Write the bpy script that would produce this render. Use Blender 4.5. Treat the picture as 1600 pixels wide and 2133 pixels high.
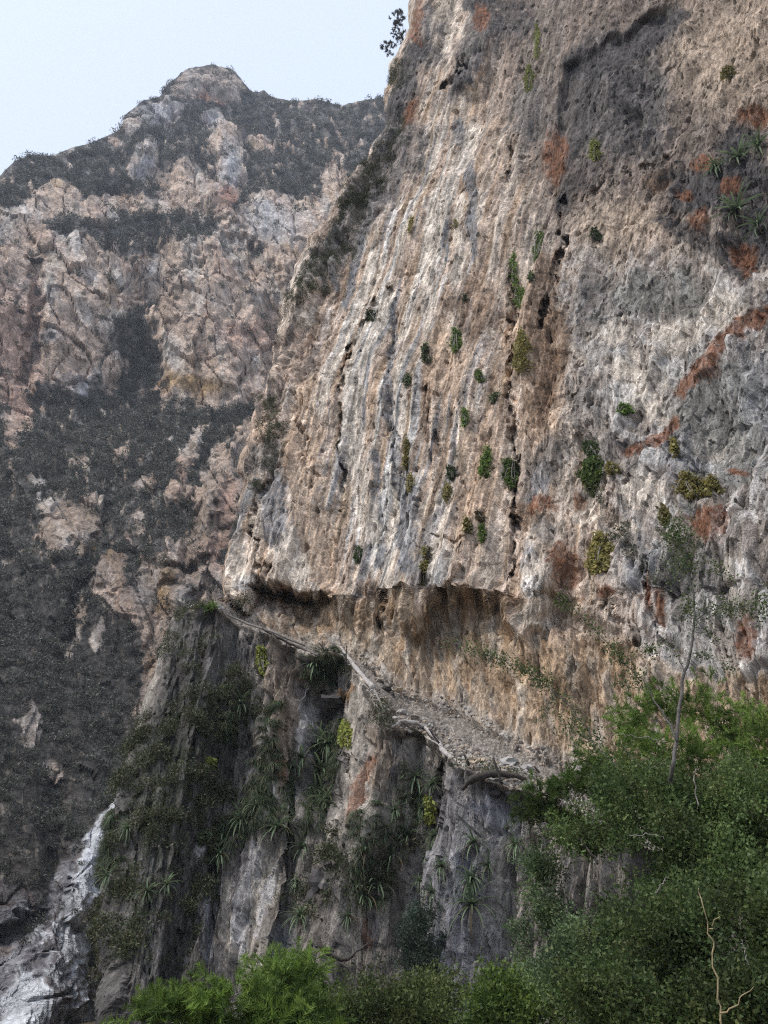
import bpy, math, random
import numpy as np
R = math.radians
rng = np.random.default_rng(7)
random.seed(7)
for o in list(bpy.data.objects):
    bpy.data.objects.remove(o)
scene = bpy.context.scene
col = scene.collection

# ------------------------------------------------------------------ camera
PITCH = 30.0
CAM = np.array([0.0, 0.0, 1.6])
F = 1642.0                                  # focal length in photograph pixels (1600 x 2133)
cam_d = bpy.data.cameras.new('camera')
cam_d.sensor_fit = 'VERTICAL'
cam_d.angle_y = 2 * math.atan(1066.5 / F)
cam_d.clip_start = 0.1
cam_d.clip_end = 6000
cam = bpy.data.objects.new('camera', cam_d)
cam.location = CAM
cam.rotation_euler = (R(90 + PITCH), 0, 0)
col.objects.link(cam)
scene.camera = cam

# ------------------------------------------------------------------ sky, sun, exposure
SUN_EL, SUN_AZ = 52.0, -62.0                # azimuth from +Y, negative = left of the view
world = bpy.data.worlds.new('World')
scene.world = world
world.use_nodes = True
wn = world.node_tree.nodes
wl = world.node_tree.links
wn.clear()
sky = wn.new('ShaderNodeTexSky')
sky.sky_type = 'NISHITA'
sky.sun_disc = False
sky.sun_elevation = R(SUN_EL)
sky.sun_rotation = R(SUN_AZ)
sky.air_density = 1.6
sky.dust_density = 7.0
sky.ozone_density = 1.5
bg = wn.new('ShaderNodeBackground')
bg.inputs['Strength'].default_value = 0.10
wo = wn.new('ShaderNodeOutputWorld')
veil = wn.new('ShaderNodeMixRGB')           # thin bright overcast veil in front of the blue
veil.inputs[0].default_value = 0.82
veil.inputs[2].default_value = (6.7, 7.6, 9.2, 1)
wl.new(sky.outputs[0], veil.inputs[1])
wl.new(veil.outputs[0], bg.inputs[0])
wl.new(bg.outputs[0], wo.inputs[0])
sun_d = bpy.data.lights.new('sun', 'SUN')
sun_d.energy = 2.1
sun_d.angle = R(10)
sun_d.color = (1.0, 0.93, 0.84)
sun = bpy.data.objects.new('sun', sun_d)
sv = np.array([math.sin(R(SUN_AZ)) * math.cos(R(SUN_EL)), math.cos(R(SUN_AZ)) * math.cos(R(SUN_EL)), math.sin(R(SUN_EL))])
# the sun itself stands behind the viewer's left shoulder
SUN_DIR = (-0.62, -0.30, 1.0)
from mathutils import Vector, Matrix
sun.rotation_euler = Vector(SUN_DIR).to_track_quat('Z', 'Y').to_euler()
sky.sun_elevation = math.asin(Vector(SUN_DIR).normalized().z)
sky.sun_rotation = math.atan2(SUN_DIR[0], SUN_DIR[1])
col.objects.link(sun)
vs = scene.view_settings
vs.view_transform = 'Standard'
vs.look = 'None'
vs.exposure = 0.56
vs.gamma = 1.0
vs.use_curve_mapping = False
HAZE = 0.0005
scene.cycles.use_denoising = False
scene.cycles.filter_width = 1.2
scene.cycles.max_bounces = 4
scene.cycles.diffuse_bounces = 2
scene.cycles.transparent_max_bounces = 8
scene.cycles.volume_bounces = 0

# ------------------------------------------------------------------ maths
_pr = np.random.default_rng(11)
PERM = _pr.permutation(4096).astype(np.int32)
_g = _pr.normal(size=(4096, 3))
GRAD = (_g / np.linalg.norm(_g, axis=1, keepdims=True)).astype(np.float32)
RND = _pr.random((4096, 3)).astype(np.float32)


def _h(i, j, k):
    return PERM[(PERM[(PERM[i & 4095] + j) & 4095] + k) & 4095]


from concurrent.futures import ThreadPoolExecutor
POOL = ThreadPoolExecutor(4)


def par(fn, *arrs):
    """run fn over row blocks of large arrays on four threads"""
    shp = np.broadcast_shapes(*[np.shape(a) for a in arrs])
    if len(shp) < 2 or shp[0] * shp[1] < 60000:
        return fn(*[np.broadcast_to(np.asarray(a, np.float32), shp) for a in arrs])
    arrs = [np.broadcast_to(np.asarray(a, np.float32), shp) for a in arrs]
    cuts = np.linspace(0, shp[0], 17).astype(int)
    res = list(POOL.map(lambda ab: fn(*[a[ab[0]:ab[1]] for a in arrs]), zip(cuts[:-1], cuts[1:])))
    if isinstance(res[0], tuple):
        return tuple(np.concatenate([r[i] for r in res]) for i in range(len(res[0])))
    return np.concatenate(res)


def pn(x, y, z=None, seed=0):
    """gradient noise, about -1..1"""
    if z is None:
        return par(lambda a, b: _pn(a, b, None, seed), x, y)
    return par(lambda a, b, c_: _pn(a, b, c_, seed), x, y, z)


def _pn(x, y, z, seed):
    flat = z is None
    x = x + np.float32(seed * 17.13)
    y = y + np.float32(seed * 5.71)
    z = np.zeros_like(x) if flat else z
    xi, yi, zi = np.floor(x).astype(np.int32), np.floor(y).astype(np.int32), np.floor(z).astype(np.int32)
    fx, fy, fz = x - xi, y - yi, z - zi
    u, v, w = [f * f * f * (f * (f * 6 - 15) + 10) for f in (fx, fy, fz)]
    out = 0
    for dz in ((0,) if flat else (0, 1)):
        for dy in (0, 1):
            for dx in (0, 1):
                g = GRAD[_h(xi + dx, yi + dy, zi + dz)]
                wt = (u if dx else 1 - u) * (v if dy else 1 - v) * (1 if flat else (w if dz else 1 - w))
                out = out + wt * (g[..., 0] * (fx - dx) + g[..., 1] * (fy - dy) + g[..., 2] * (fz - dz))
    return out * 1.6


def fbm(x, y, z=None, seed=0, o=4, g=0.5):
    a, s, t = 1.0, 0, 0
    for i in range(o):
        s = s + a * pn(x * 2 ** i, y * 2 ** i, None if z is None else z * 2 ** i, seed + i * 3)
        t += a
        a *= g
    return s / t


def ridged(x, y, z=None, seed=0, o=3, g=0.5):
    a, s, t = 1.0, 0, 0
    for i in range(o):
        s = s + a * (1 - 2 * np.abs(pn(x * 2 ** i, y * 2 ** i, None if z is None else z * 2 ** i, seed + i * 3)))
        t += a
        a *= g
    return s / t


def facets(x, y, seed=0, tilt=1.0):
    """broken rock: nearest-cell planes of random tilt; returns height -1..1 and distance to the cell border"""
    return par(lambda a, b: _facets(a, b, seed, tilt), x, y)


def _facets(x, y, seed, tilt):
    x = np.asarray(x, np.float32) + seed * 3.3
    y = np.asarray(y, np.float32) + seed * 7.7
    xi, yi = np.floor(x).astype(np.int32), np.floor(y).astype(np.int32)
    b1 = np.full(x.shape, 9., np.float32)
    b2 = b1.copy()
    hgt = np.zeros_like(b1)
    for dy in (-1, 0, 1):
        for dx in (-1, 0, 1):
            k = _h(xi + dx, yi + dy, seed + 5)
            r = RND[k]
            ex, ey = x - (xi + dx + r[..., 0]), y - (yi + dy + r[..., 1])
            d = ex * ex + ey * ey
            g = GRAD[PERM[k]]
            hh = (r[..., 2] * 2 - 1) * 0.7 + tilt * (g[..., 0] * ex + g[..., 1] * ey)
            n = d < b1
            b2 = np.where(n, b1, np.minimum(b2, d))
            hgt = np.where(n, hh, hgt)
            b1 = np.where(n, d, b1)
    return hgt, np.sqrt(b2) - np.sqrt(b1)


def ss(a, b, x):
    t = np.clip((x - a) / (b - a), 0, 1)
    return t * t * (3 - 2 * t)


def lerp(a, b, t):
    return a + (b - a) * t


def ray(px, py):
    """direction through a photograph pixel, scaled to a horizontal length of 1"""
    x = (np.asarray(px, float) - 800) / F
    y = (1066.5 - np.asarray(py, float)) / F
    c, s = math.cos(R(PITCH)), math.sin(R(PITCH))
    dx, dy, dz = x, c - s * y, s + c * y
    n = np.sqrt(dx * dx + dy * dy)
    return np.stack([dx / n, dy / n, dz / n], -1)


def P(px, py, d):
    return CAM + ray(px, py) * np.asarray(d, float)[..., None]


def table(cols, rows, vals, px, py):
    vals = np.array(vals, float)
    out = np.zeros(px.shape)
    a = np.stack([np.interp(px, cols, vals[r]) for r in range(len(rows))])
    rows = np.array(rows, float)
    idx = np.clip(np.searchsorted(rows, py) - 1, 0, len(rows) - 2)
    t = np.clip((py - rows[idx]) / (rows[idx + 1] - rows[idx]), 0, 1)
    I = np.arange(px.size)
    af = a.reshape(len(rows), -1)
    ix = idx.ravel()
    return (af[ix, I] * (1 - t.ravel()) + af[ix + 1, I] * t.ravel()).reshape(px.shape)


def blur(a, n, it=2):
    for _ in range(it):
        for ax in (0, 1):
            p = np.concatenate([np.repeat(a.take([0], ax), n, ax), a, np.repeat(a.take([-1], ax), n, ax)], ax)
            c = np.cumsum(p, ax)
            c = np.concatenate([np.zeros_like(c.take([0], ax)), c], ax)
            L = a.shape[ax]
            a = (c.take(range(2 * n + 1, 2 * n + 1 + L), ax) - c.take(range(0, L), ax)) / (2 * n + 1)
    return a


def blob(px, py, cx, cy, rx, ry, ang=0.0, soft=0.5):
    """1 inside an ellipse, soft border; ang in degrees clockwise in the picture"""
    a = R(ang)
    x, y = px - cx, py - cy
    u, v = x * math.cos(a) + y * math.sin(a), -x * math.sin(a) + y * math.cos(a)
    r = np.sqrt((u / rx) ** 2 + (v / ry) ** 2)
    return 1 - ss(1 - soft, 1 + soft, r)


def stroke(px, py, pts, w, soft=0.5):
    """1 along a polyline; w = half width or one per point"""
    ws = w if isinstance(w, (list, tuple)) else [w] * len(pts)
    best = np.full(px.shape, 9.)
    for (x0, y0), (x1, y1), w0, w1 in zip(pts[:-1], pts[1:], ws[:-1], ws[1:]):
        dx, dy = x1 - x0, y1 - y0
        t = np.clip(((px - x0) * dx + (py - y0) * dy) / (dx * dx + dy * dy), 0, 1)
        d = np.hypot(px - x0 - t * dx, py - y0 - t * dy) / (w0 + (w1 - w0) * t)
        best = np.minimum(best, d)
    return 1 - ss(1 - soft, 1 + soft, best)


def shape(px, py, it, soft):
    if isinstance(it[0], (tuple, list)):
        return stroke(px, py, it[0], it[1], soft)
    return blob(px, py, it[0], it[1], it[2], it[3], it[4] if len(it) > 4 else 0, soft)


class Rows:
    """which rows of a sheet a shape can touch"""
    def __init__(self, py):
        self.lo, self.hi = py.min(1), py.max(1)

    def of(self, it):
        if isinstance(it[0], (tuple, list)):
            w = max(it[1]) if isinstance(it[1], (tuple, list)) else it[1]
            a, b = min(p[1] for p in it[0]) - w * 2.2, max(p[1] for p in it[0]) + w * 2.2
        else:
            m = max(it[2], it[3]) * 1.9 if len(it) > 4 else it[3] * 1.9
            a, b = it[1] - m, it[1] + m
        k = np.nonzero((self.hi >= a) & (self.lo <= b))[0]
        return slice(k[0], k[-1] + 1) if len(k) else slice(0, 0)


# ------------------------------------------------------------------ materials
def mat_new(name):
    m = bpy.data.materials.new(name)
    m.use_nodes = True
    nt = m.node_tree
    nt.nodes.clear()
    out = nt.nodes.new('ShaderNodeOutputMaterial')
    bs = nt.nodes.new('ShaderNodeBsdfPrincipled')
    nt.links.new(bs.outputs[0], out.inputs[0])
    return m, nt, bs


def rock_mat(name, scale, bump, rough=0.95, stretch=0.35, contrast=0.45, chip=1.0):
    """rock whose broad colours come from the Col attribute; speckle, veins and relief are noise in metres"""
    m, nt, bs = mat_new(name)
    N, L = nt.nodes.new, nt.links.new
    at = N('ShaderNodeAttribute'); at.attribute_name = 'Col'
    tc = N('ShaderNodeAttribute'); tc.attribute_name = 'flow'      # metres across and down the rock, following its lean
    V = tc.outputs['Vector']

    def noise(sc, st, det, rough=.7):
        mp = N('ShaderNodeMapping'); mp.inputs['Scale'].default_value = (1, 1, st)
        L(V, mp.inputs[0])
        n_ = N('ShaderNodeTexNoise'); n_.inputs['Scale'].default_value = sc; n_.inputs['Detail'].default_value = det; n_.inputs['Roughness'].default_value = rough
        L(mp.outputs[0], n_.inputs['Vector'])
        return n_

    def rng_(v, a0, a1, b0, b1):
        r_ = N('ShaderNodeMapRange')
        for i_, q_ in enumerate((a0, a1, b0, b1)):
            r_.inputs[i_ + 1].default_value = q_
        L(v, r_.inputs[0])
        return r_.outputs[0]

    def mul(a_, b_):
        m_ = N('ShaderNodeMath'); m_.operation = 'MULTIPLY'
        for i_, q_ in enumerate((a_, b_)):
            if isinstance(q_, float): m_.inputs[i_].default_value = q_
            else: L(q_, m_.inputs[i_])
        return m_.outputs[0]

    def add(a_, b_, k=1.0):
        m_ = N('ShaderNodeMath'); m_.operation = 'MULTIPLY_ADD'; m_.inputs[1].default_value = k
        L(b_, m_.inputs[0]); L(a_, m_.inputs[2])
        return m_.outputs[0]

    def vor(sc, st, warp, feature='DISTANCE_TO_EDGE'):
        mp = N('ShaderNodeMapping'); mp.inputs['Scale'].default_value = (1, 1, st)
        L(V, mp.inputs[0])
        va = N('ShaderNodeVectorMath'); va.operation = 'ADD'
        sc_ = N('ShaderNodeVectorMath'); sc_.operation = 'SCALE'; sc_.inputs['Scale'].default_value = warp
        L(warp_src, sc_.inputs[0])
        L(mp.outputs[0], va.inputs[0]); L(sc_.outputs[0], va.inputs[1])
        v_ = N('ShaderNodeTexVoronoi'); v_.feature = feature; v_.inputs['Scale'].default_value = sc
        L(va.outputs[0], v_.inputs['Vector'])
        return v_

    n1 = noise(scale, stretch, 6, .72)
    warp_src = n1.outputs['Color']
    n1 = n1.outputs[0]
    n2 = noise(scale * 5, .8, 3, .72).outputs[0]
    n3 = noise(scale * 2.4, .05, 3, .68).outputs[0]
    chips = vor(scale * 1.6, stretch, .5 / scale, 'F1')
    sepc = N('ShaderNodeSeparateColor'); L(chips.outputs['Color'], sepc.inputs[0])
    chip2 = vor(scale * 4.2, stretch * 1.3, .2 / scale, 'F1')
    sep2 = N('ShaderNodeSeparateColor'); L(chip2.outputs['Color'], sep2.inputs[0])
    crack = rng_(vor(scale * .8, stretch * .6, 1.0 / scale).outputs[0], 0, .05, 0, 1)
    tone = mul(rng_(n1, .32, .68, 1 - contrast, 1 + contrast), rng_(n2, .32, .68, 1 - contrast * .8, 1 + contrast * .8))
    tone = mul(tone, mul(rng_(sepc.outputs[0], 0, 1, 1 - .28 * chip, 1 + .28 * chip), rng_(sep2.outputs[0], 0, 1, 1 - .22 * chip, 1 + .22 * chip)))
    mx3 = N('ShaderNodeMix'); mx3.data_type = 'FLOAT'; mx3.inputs[2].default_value = 1.0
    L(at.outputs['Alpha'], mx3.inputs[0]); L(rng_(n3, .36, .62, .58, 1.26), mx3.inputs[3])
    tone = mul(tone, mx3.outputs[0])
    vm = N('ShaderNodeVectorMath'); vm.operation = 'SCALE'
    L(at.outputs['Color'], vm.inputs[0]); L(tone, vm.inputs['Scale'])
    L(vm.outputs[0], bs.inputs['Base Color'])
    bs.inputs['Roughness'].default_value = rough
    bs.inputs['Specular IOR Level'].default_value = 0.15
    ht = add(n1, n2, .4)
    ht = add(ht, sepc.outputs[1], .30)
    ht = add(ht, sep2.outputs[1], .16)
    ht = add(ht, crack, .22)
    bp = N('ShaderNodeBump'); bp.inputs['Strength'].default_value = 1.0; bp.inputs['Distance'].default_value = bump
    L(ht, bp.inputs['Height']); L(bp.outputs[0], bs.inputs['Normal'])
    return m


def leaf_mat(name, rough=0.55, trans=0.35, sat=1.0):
    m = bpy.data.materials.new(name)
    m.use_nodes = True
    nt = m.node_tree
    nt.nodes.clear()
    N, L = nt.nodes.new, nt.links.new
    out = N('ShaderNodeOutputMaterial')
    at = N('ShaderNodeAttribute'); at.attribute_name = 'Col'
    oi = N('ShaderNodeObjectInfo')
    mr = N('ShaderNodeMapRange'); mr.inputs['To Min'].default_value = 0.7; mr.inputs['To Max'].default_value = 1.3
    L(oi.outputs['Random'], mr.inputs['Value'])
    vm = N('ShaderNodeVectorMath'); vm.operation = 'SCALE'
    L(at.outputs['Color'], vm.inputs[0]); L(mr.outputs[0], vm.inputs['Scale'])
    bs = N('ShaderNodeBsdfPrincipled'); bs.inputs['Roughness'].default_value = rough
    bs.inputs['Specular IOR Level'].default_value = 0.3
    tr = N('ShaderNodeBsdfTranslucent')
    L(vm.outputs[0], bs.inputs['Base Color']); L(vm.outputs[0], tr.inputs[0])
    mx = N('ShaderNodeMixShader'); mx.inputs[0].default_value = trans
    L(bs.outputs[0], mx.inputs[1]); L(tr.outputs[0], mx.inputs[2]); L(mx.outputs[0], out.inputs[0])
    return m


def wood_mat(name, c0, c1, scale=18):
    m, nt, bs = mat_new(name)
    N, L = nt.nodes.new, nt.links.new
    g = N('ShaderNodeNewGeometry')
    n = N('ShaderNodeTexNoise'); n.inputs['Scale'].default_value = scale; n.inputs['Detail'].default_value = 6; n.inputs['Roughness'].default_value = .7
    L(g.outputs['Position'], n.inputs['Vector'])
    cr = N('ShaderNodeValToRGB')
    cr.color_ramp.elements[0].position = .35; cr.color_ramp.elements[0].color = (*c0, 1)
    cr.color_ramp.elements[1].position = .65; cr.color_ramp.elements[1].color = (*c1, 1)
    L(n.outputs[0], cr.inputs[0]); L(cr.outputs[0], bs.inputs['Base Color'])
    bs.inputs['Roughness'].default_value = .85
    bp = N('ShaderNodeBump'); bp.inputs['Distance'].default_value = .01
    L(n.outputs[0], bp.inputs['Height']); L(bp.outputs[0], bs.inputs['Normal'])
    return m


M_NEAR = rock_mat('weathered_limestone', 2.2, 0.14, contrast=.44, stretch=.32, chip=.8)
M_FAR = rock_mat('mountain_limestone', 0.42, 0.65, stretch=.6, contrast=.36, chip=.7)
M_GRAVEL = rock_mat('trail_gravel', 7.0, 0.05, stretch=1, contrast=.6)
M_GROUND = rock_mat('valley_soil', 1.0, 0.1, stretch=1)
M_STONE = rock_mat('loose_stone', 6.0, 0.03, stretch=1, contrast=.35)
M_LEAF = leaf_mat('leaf_surface')
M_SCRUB = leaf_mat('scrub_leaf', trans=.2)
M_BARK = wood_mat('grey_bark', (.13, .115, .105), (.34, .31, .28))
M_SAPLING = wood_mat('dark_sapling_bark', (.075, .068, .06), (.20, .185, .17))
M_DEAD = wood_mat('bleached_dead_wood', (.22, .20, .185), (.56, .53, .50), 12)
M_DARKWOOD = wood_mat('dark_stick_wood', (.025, .02, .018), (.08, .065, .055))
M_STEM = wood_mat('straw_stem', (.30, .22, .12), (.45, .36, .2))


# ------------------------------------------------------------------ object helpers
def mesh_np(name, V, faces, nper, colr=None, smooth=True, flow=None):
    """faces: int array (n, nper)"""
    me = bpy.data.meshes.new(name)
    V = np.asarray(V, np.float32)
    faces = np.asarray(faces, np.int32)
    me.vertices.add(len(V))
    me.vertices.foreach_set('co', V.ravel())
    me.loops.add(faces.size)
    me.loops.foreach_set('vertex_index', faces.ravel())
    me.polygons.add(len(faces))
    me.polygons.foreach_set('loop_start', np.arange(0, faces.size, nper, dtype=np.int32))
    me.polygons.foreach_set('use_smooth', np.full(len(faces), smooth))
    if colr is not None:
        a = me.color_attributes.new('Col', 'FLOAT_COLOR', 'POINT')
        c = np.ones((len(V), 4), np.float32)
        c[:, :3] = np.clip(colr[:, :3], 0.001, 1)
        if colr.shape[1] > 3:
            c[:, 3] = np.clip(colr[:, 3], 0, 1)
        a.data.foreach_set('color', c.ravel())
    if flow is not None:
        a = me.attributes.new('flow', 'FLOAT_VECTOR', 'POINT')
        a.data.foreach_set('vector', np.asarray(flow, np.float32).ravel())
    me.update(calc_edges=True)
    return me


def link(name, data, mat=None, parent=None, loc=None):
    o = bpy.data.objects.new(name, data)
    col.objects.link(o)
    if mat is not None and data is not None and len(data.materials) == 0:
        data.materials.append(mat)
    if parent is not None:
        o.parent = parent
    if loc is not None:
        o.location = loc
    return o


def tag(o, label=None, cat=None, group=None, kind=None):
    if label: o['label'] = label
    if cat: o['category'] = cat
    if group: o['group'] = group
    if kind: o['kind'] = kind
    return o


def compact(V, C, Q):
    used = np.unique(Q)
    m = np.full(len(V), -1, np.int64)
    m[used] = np.arange(len(used))
    return V[used], C[used], m[Q]


def mixc(c, new, w):
    return c + (np.array(new, np.float32) - c) * np.clip(w, 0, 1)[..., None]


# colours (albedo)
TAN = (.54, .43, .345); ORANGE = (.53, .39, .28); PALE = (.70, .62, .53); BLUEG = (.225, .228, .24); GREY = (.215, .195, .18)
DGREY = (.085, .08, .08); RUST = (.215, .095, .05); BROWN = (.215, .14, .09); WHITE = (.68, .66, .63); DARKV = (.05, .047, .045)
OCHRE = (.42, .25, .10); PURP = (.15, .125, .125); PINK = (.40, .27, .21); GREENG = (.09, .10, .055)

# ================================================================== FAR MOUNTAIN
SKY_X = [-400, -60, 0, 30, 60, 110, 150, 180, 225, 255, 262, 285, 300, 335, 350, 372, 385, 410, 440, 470, 490, 505, 522, 535, 550, 565, 590, 610, 660, 690, 715, 760, 800, 900, 1000]
SKY_Y = [470, 404, 368, 340, 325, 326, 308, 300, 285, 268, 240, 222, 210, 203, 178, 158, 147, 140, 134, 143, 150, 168, 190, 192, 188, 203, 208, 212, 208, 216, 222, 210, 206, 205, 215]
NX, NY, NB = 430, 640, 26
fx1 = np.linspace(-330, 960, NX)
ev = np.linspace(0, 1, NY - NB)
fpx = np.zeros((NY, NX)) + fx1
S = np.interp(fx1, SKY_X, SKY_Y)
S = S + 3.0 * fbm(fx1 / 14, fx1 * 0, seed=3)
fpy = np.zeros((NY, NX))
fpy[NB:] = S + (2330 - S) * (ev[:, None] ** 1.12)
bk = np.arange(NB, 0, -1)[:, None]
fpy[:NB] = S + bk * 0.5
fd = table([-400, 0, 200, 400, 600, 900], [100, 250, 350, 480, 600, 860, 960, 1080, 1200, 1340, 1500, 1700, 1900, 2133, 2400],
           [[236, 232, 226, 214, 215, 195],
            [220, 216, 208, 206, 204, 186],
            [200, 198, 190, 184, 186, 170],
            [176, 176, 170, 168, 158, 140],
            [168, 166, 160, 156, 148, 134],
            [160, 157, 153, 148, 142, 130],
            [136, 134, 128, 124, 118, 110],
            [120, 117, 112, 106, 98, 90],
            [112, 108, 102, 95, 88, 84],
            [95, 92, 92, 86, 80, 78],
            [76, 73, 76, 78, 74, 70],
            [58, 56, 60, 66, 64, 60],
            [48, 46, 50, 58, 58, 54],
            [42, 40, 44, 52, 52, 50],
            [38, 36, 38, 46, 46, 44]], fpx, np.maximum(fpy, 100))
fd = blur(fd, 10)
fd[:NB] += bk * 1.6
wx = fpx + 26 * fbm(fpx / 70, fpy / 70, seed=21) + 8 * pn(fpx / 14, fpy / 14, seed=5)
wy = fpy + 26 * fbm(fpx / 70, fpy / 70, seed=31) + 8 * pn(fpx / 14, fpy / 14, seed=6)
# large ribs, gullies and bulges (metres towards the viewer)
FR = Rows(wy)
push = np.zeros_like(fpx)
for pts, w, h in [
    ([(500, 160), (440, 180), (380, 200)], 45, 4),
    ([(470, 290), (465, 420), (440, 500)], 34, 5),
    ([(300, 230), (285, 300)], 40, 4),
    ([(230, 420), (330, 520), (300, 700), (290, 830)], 34, -7),
    ([(430, 480), (540, 560), (580, 700)], 26, -6),
    ([(78, 560), (80, 660), (50, 800)], 12, -5),
    ([(150, 540), (140, 780)], 60, 4),
    ([(430, 560), (450, 800)], 60, 4),
    ([(640, 470), (600, 560)], 40, 3),
    ([(420, 900), (360, 1100), (350, 1200)], 26, 4),
    ([(505, 900), (450, 1020), (400, 1230), (310, 1480), (280, 1540)], 16, 4.0),
    ([(450, 890), (400, 1020), (370, 1100)], 14, -3),
    ([(140, 1060), (150, 1160)], 60, 3),
    ([(225, 1060), (200, 1160), (150, 1300), (120, 1400)], 12, -3.5),
    ([(235, 1190), (290, 1240), (300, 1330)], 30, 2.5),
    ([(230, 1150), (340, 1190), (420, 1170)], 9, -2.5),
    ([(235, 1680), (150, 1860), (90, 2020), (60, 2160)], [16, 34, 50, 60], 2.5),
    ([(240, 1690), (225, 1850), (215, 2000), (215, 2133)], 9, 1.6),
    ([(120, 1650), (100, 1900), (0, 1960)], 20, -2.0)]:
    k = FR.of((pts, w))
    push[k] += h * stroke(wx[k], wy[k], pts, w, .8)
fd0 = blur(fd, 14)
fd -= push
Pf = P(fpx, fpy, fd)
Pf0 = P(fpx, fpy, fd0)
gu = np.gradient(Pf0, axis=1)
gv = np.gradient(Pf0, axis=0)
nf = np.cross(gu, gv)
nf /= np.linalg.norm(nf, axis=-1, keepdims=True) + 1e-9
nf = np.stack([blur(nf[..., i], 6) for i in range(3)], -1)
nf *= -np.sign((nf * (Pf - CAM)).sum(-1, keepdims=True))
nf /= np.linalg.norm(nf, axis=-1, keepdims=True) + 1e-9

# where bare rock shows between the scrub
tanm = np.zeros_like(fpx)
for b in [(435, 185, 62, 36), (335, 240, 48, 20, 10), (290, 262, 30, 14), (440, 255, 18, 24), (470, 300, 26, 34), (475, 370, 30, 70, 12), (545, 305, 28, 12),
          (300, 345, 24, 34), (345, 375, 22, 24), (390, 390, 60, 34), (250, 295, 22, 12), (255, 430, 24, 22), (330, 430, 60, 24), (110, 425, 60, 34, -20), (40, 470, 50, 34), (205, 450, 40, 30),
          (430, 440, 50, 30), (590, 470, 90, 52, 10), (520, 490, 60, 40), (680, 440, 30, 80, 25), (640, 540, 50, 60), (700, 370, 18, 40, 20),
          (120, 520, 60, 26), (190, 560, 60, 50), (120, 620, 60, 90), (40, 620, 60, 110), (20, 760, 60, 90), (95, 740, 60, 60), (150, 760, 50, 46), (240, 600, 60, 60), (190, 690, 40, 60),
          (380, 560, 60, 40), (440, 610, 110, 90), (400, 680, 80, 60), (480, 740, 100, 80), (380, 760, 40, 50), (540, 720, 40, 80), (440, 815, 110, 36), (330, 600, 50, 50), (520, 690, 60, 60), (240, 780, 26, 40), (40, 880, 30, 50),
          (600, 640, 60, 130), (560, 860, 30, 60)]:
    k = FR.of(b)
    tanm[k] = np.maximum(tanm[k], shape(wx[k], wy[k], b, .5))
for b in [(150, 1110, 66, 60, 0), (110, 1060, 30, 30), (190, 1050, 30, 30), (232, 1215, 34, 50, 20), (265, 1270, 34, 34), (345, 1230, 44, 80, 10), (300, 1240, 20, 80, 10), (380, 1180, 30, 70, 15), (330, 1330, 34, 40, 15),
          (440, 1150, 26, 100, 15), (440, 1010, 24, 80, 20), (500, 960, 22, 90, 15), (480, 1040, 26, 90, 15), (400, 950, 14, 60, 20), (370, 1030, 26, 24), (290, 1100, 20, 26), (310, 1010, 26, 16), (420, 1070, 16, 50, 15), (170, 970, 26, 12),
          (250, 960, 12, 30, 10), (80, 1010, 16, 10), (150, 1330, 8, 50, 15), (170, 1290, 14, 50, 15), (300, 1440, 14, 60, 18), (320, 1380, 14, 50, 18), (60, 1520, 20, 36), (110, 1600, 16, 30), (45, 940, 10, 14), (210, 1330, 10, 34, 10),
          (410, 1260, 24, 40), (455, 1240, 30, 60)]:
    k = FR.of(b)
    tanm[k] = np.maximum(tanm[k], .95 * shape(wx[k], wy[k], b, .5))
broken = fbm(fpx / 26, fpy / 34, seed=41, o=4)
tanm = np.clip(tanm * (1 - .25 * ss(.18, .42, broken)) + .62 * ss(.12, .36, fbm(fpx / 17, fpy / 34, seed=44, o=4)) * (1 - .6 * ss(1120, 1250, fpy)), 0, 1)
tanm = ss(.30 - .12 * (fpy < 860), .62 - .1 * (fpy < 860), tanm + .24 * fbm(fpx / 20, fpy / 18, seed=46, o=6, g=.65))
tanm[:NB] = 0
# the streaked pale rib and slabs at the foot
lowrib = np.maximum.reduce([stroke(wx, wy, [(238, 1670), (190, 1780), (140, 1880), (100, 2000), (60, 2180)], [12, 36, 52, 62, 90], .3) * (fpx < 246),
                            .9 * blob(wx, wy, 40, 1960, 110, 90, 0), .9 * blob(wx, wy, 20, 2100, 90, 110)])
flank = stroke(fpx, fpy, [(238, 1690), (222, 1850), (205, 1960), (215, 2060), (212, 2160)], [7, 15, 10, 10, 16], .4)
rock_w = np.clip(np.maximum.reduce([tanm, lowrib, flank]), 0, 1)

# relief: crags in metres
X, Y, Z = Pf[..., 0], Pf[..., 1], Pf[..., 2]
U = X + 0.20 * Z
near_scale = np.clip(fd / 150, .22, 1.3)
U_, Z_, Y_ = U / near_scale, Z / near_scale, Y / near_scale
h = 3.2 * fbm(U_ / 26, Z_ / 30, Y_ / 60, seed=2, o=3) + 1.9 * ridged(U_ / 12, Z_ / 17, Y_ / 40, seed=4, o=3)
fh, fe = facets(U_ / 5.2 + .6 * pn(Z_ / 9, U_ / 9, seed=9), Z_ / 8.5, seed=3, tilt=1.1)
h += (.6 + .4 * rock_w) * 1.25 * fh
fh2, fe2 = facets(U_ / 1.9, Z_ / 3.6, seed=8, tilt=1.0)
h += (.8 + .2 * rock_w) * .5 * fh2
h += .45 * ridged(U_ / 3, Z_ / 6, seed=14, o=3)
h += 0.40 * fbm(U_ / 1.1, Z_ / 1.6, seed=19, o=3)
h -= rock_w * 1.2 * (1 - ss(.0, .06, fe))
ledge = np.abs(((Z_ / 15 + .5 * fbm(U_ / 22, Z_ / 30, seed=51)) % 1) - .5) * 2
h += .8 * ss(.3, .9, ledge) * rock_w
h *= near_scale * 0.92
mk = np.ones_like(fpx)
mk[:NB] = 0.15
mk[NB:NB + 26] = np.linspace(.15, 1, 26)[:, None]
nh = nf * np.array([1, 1, .25])
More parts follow.
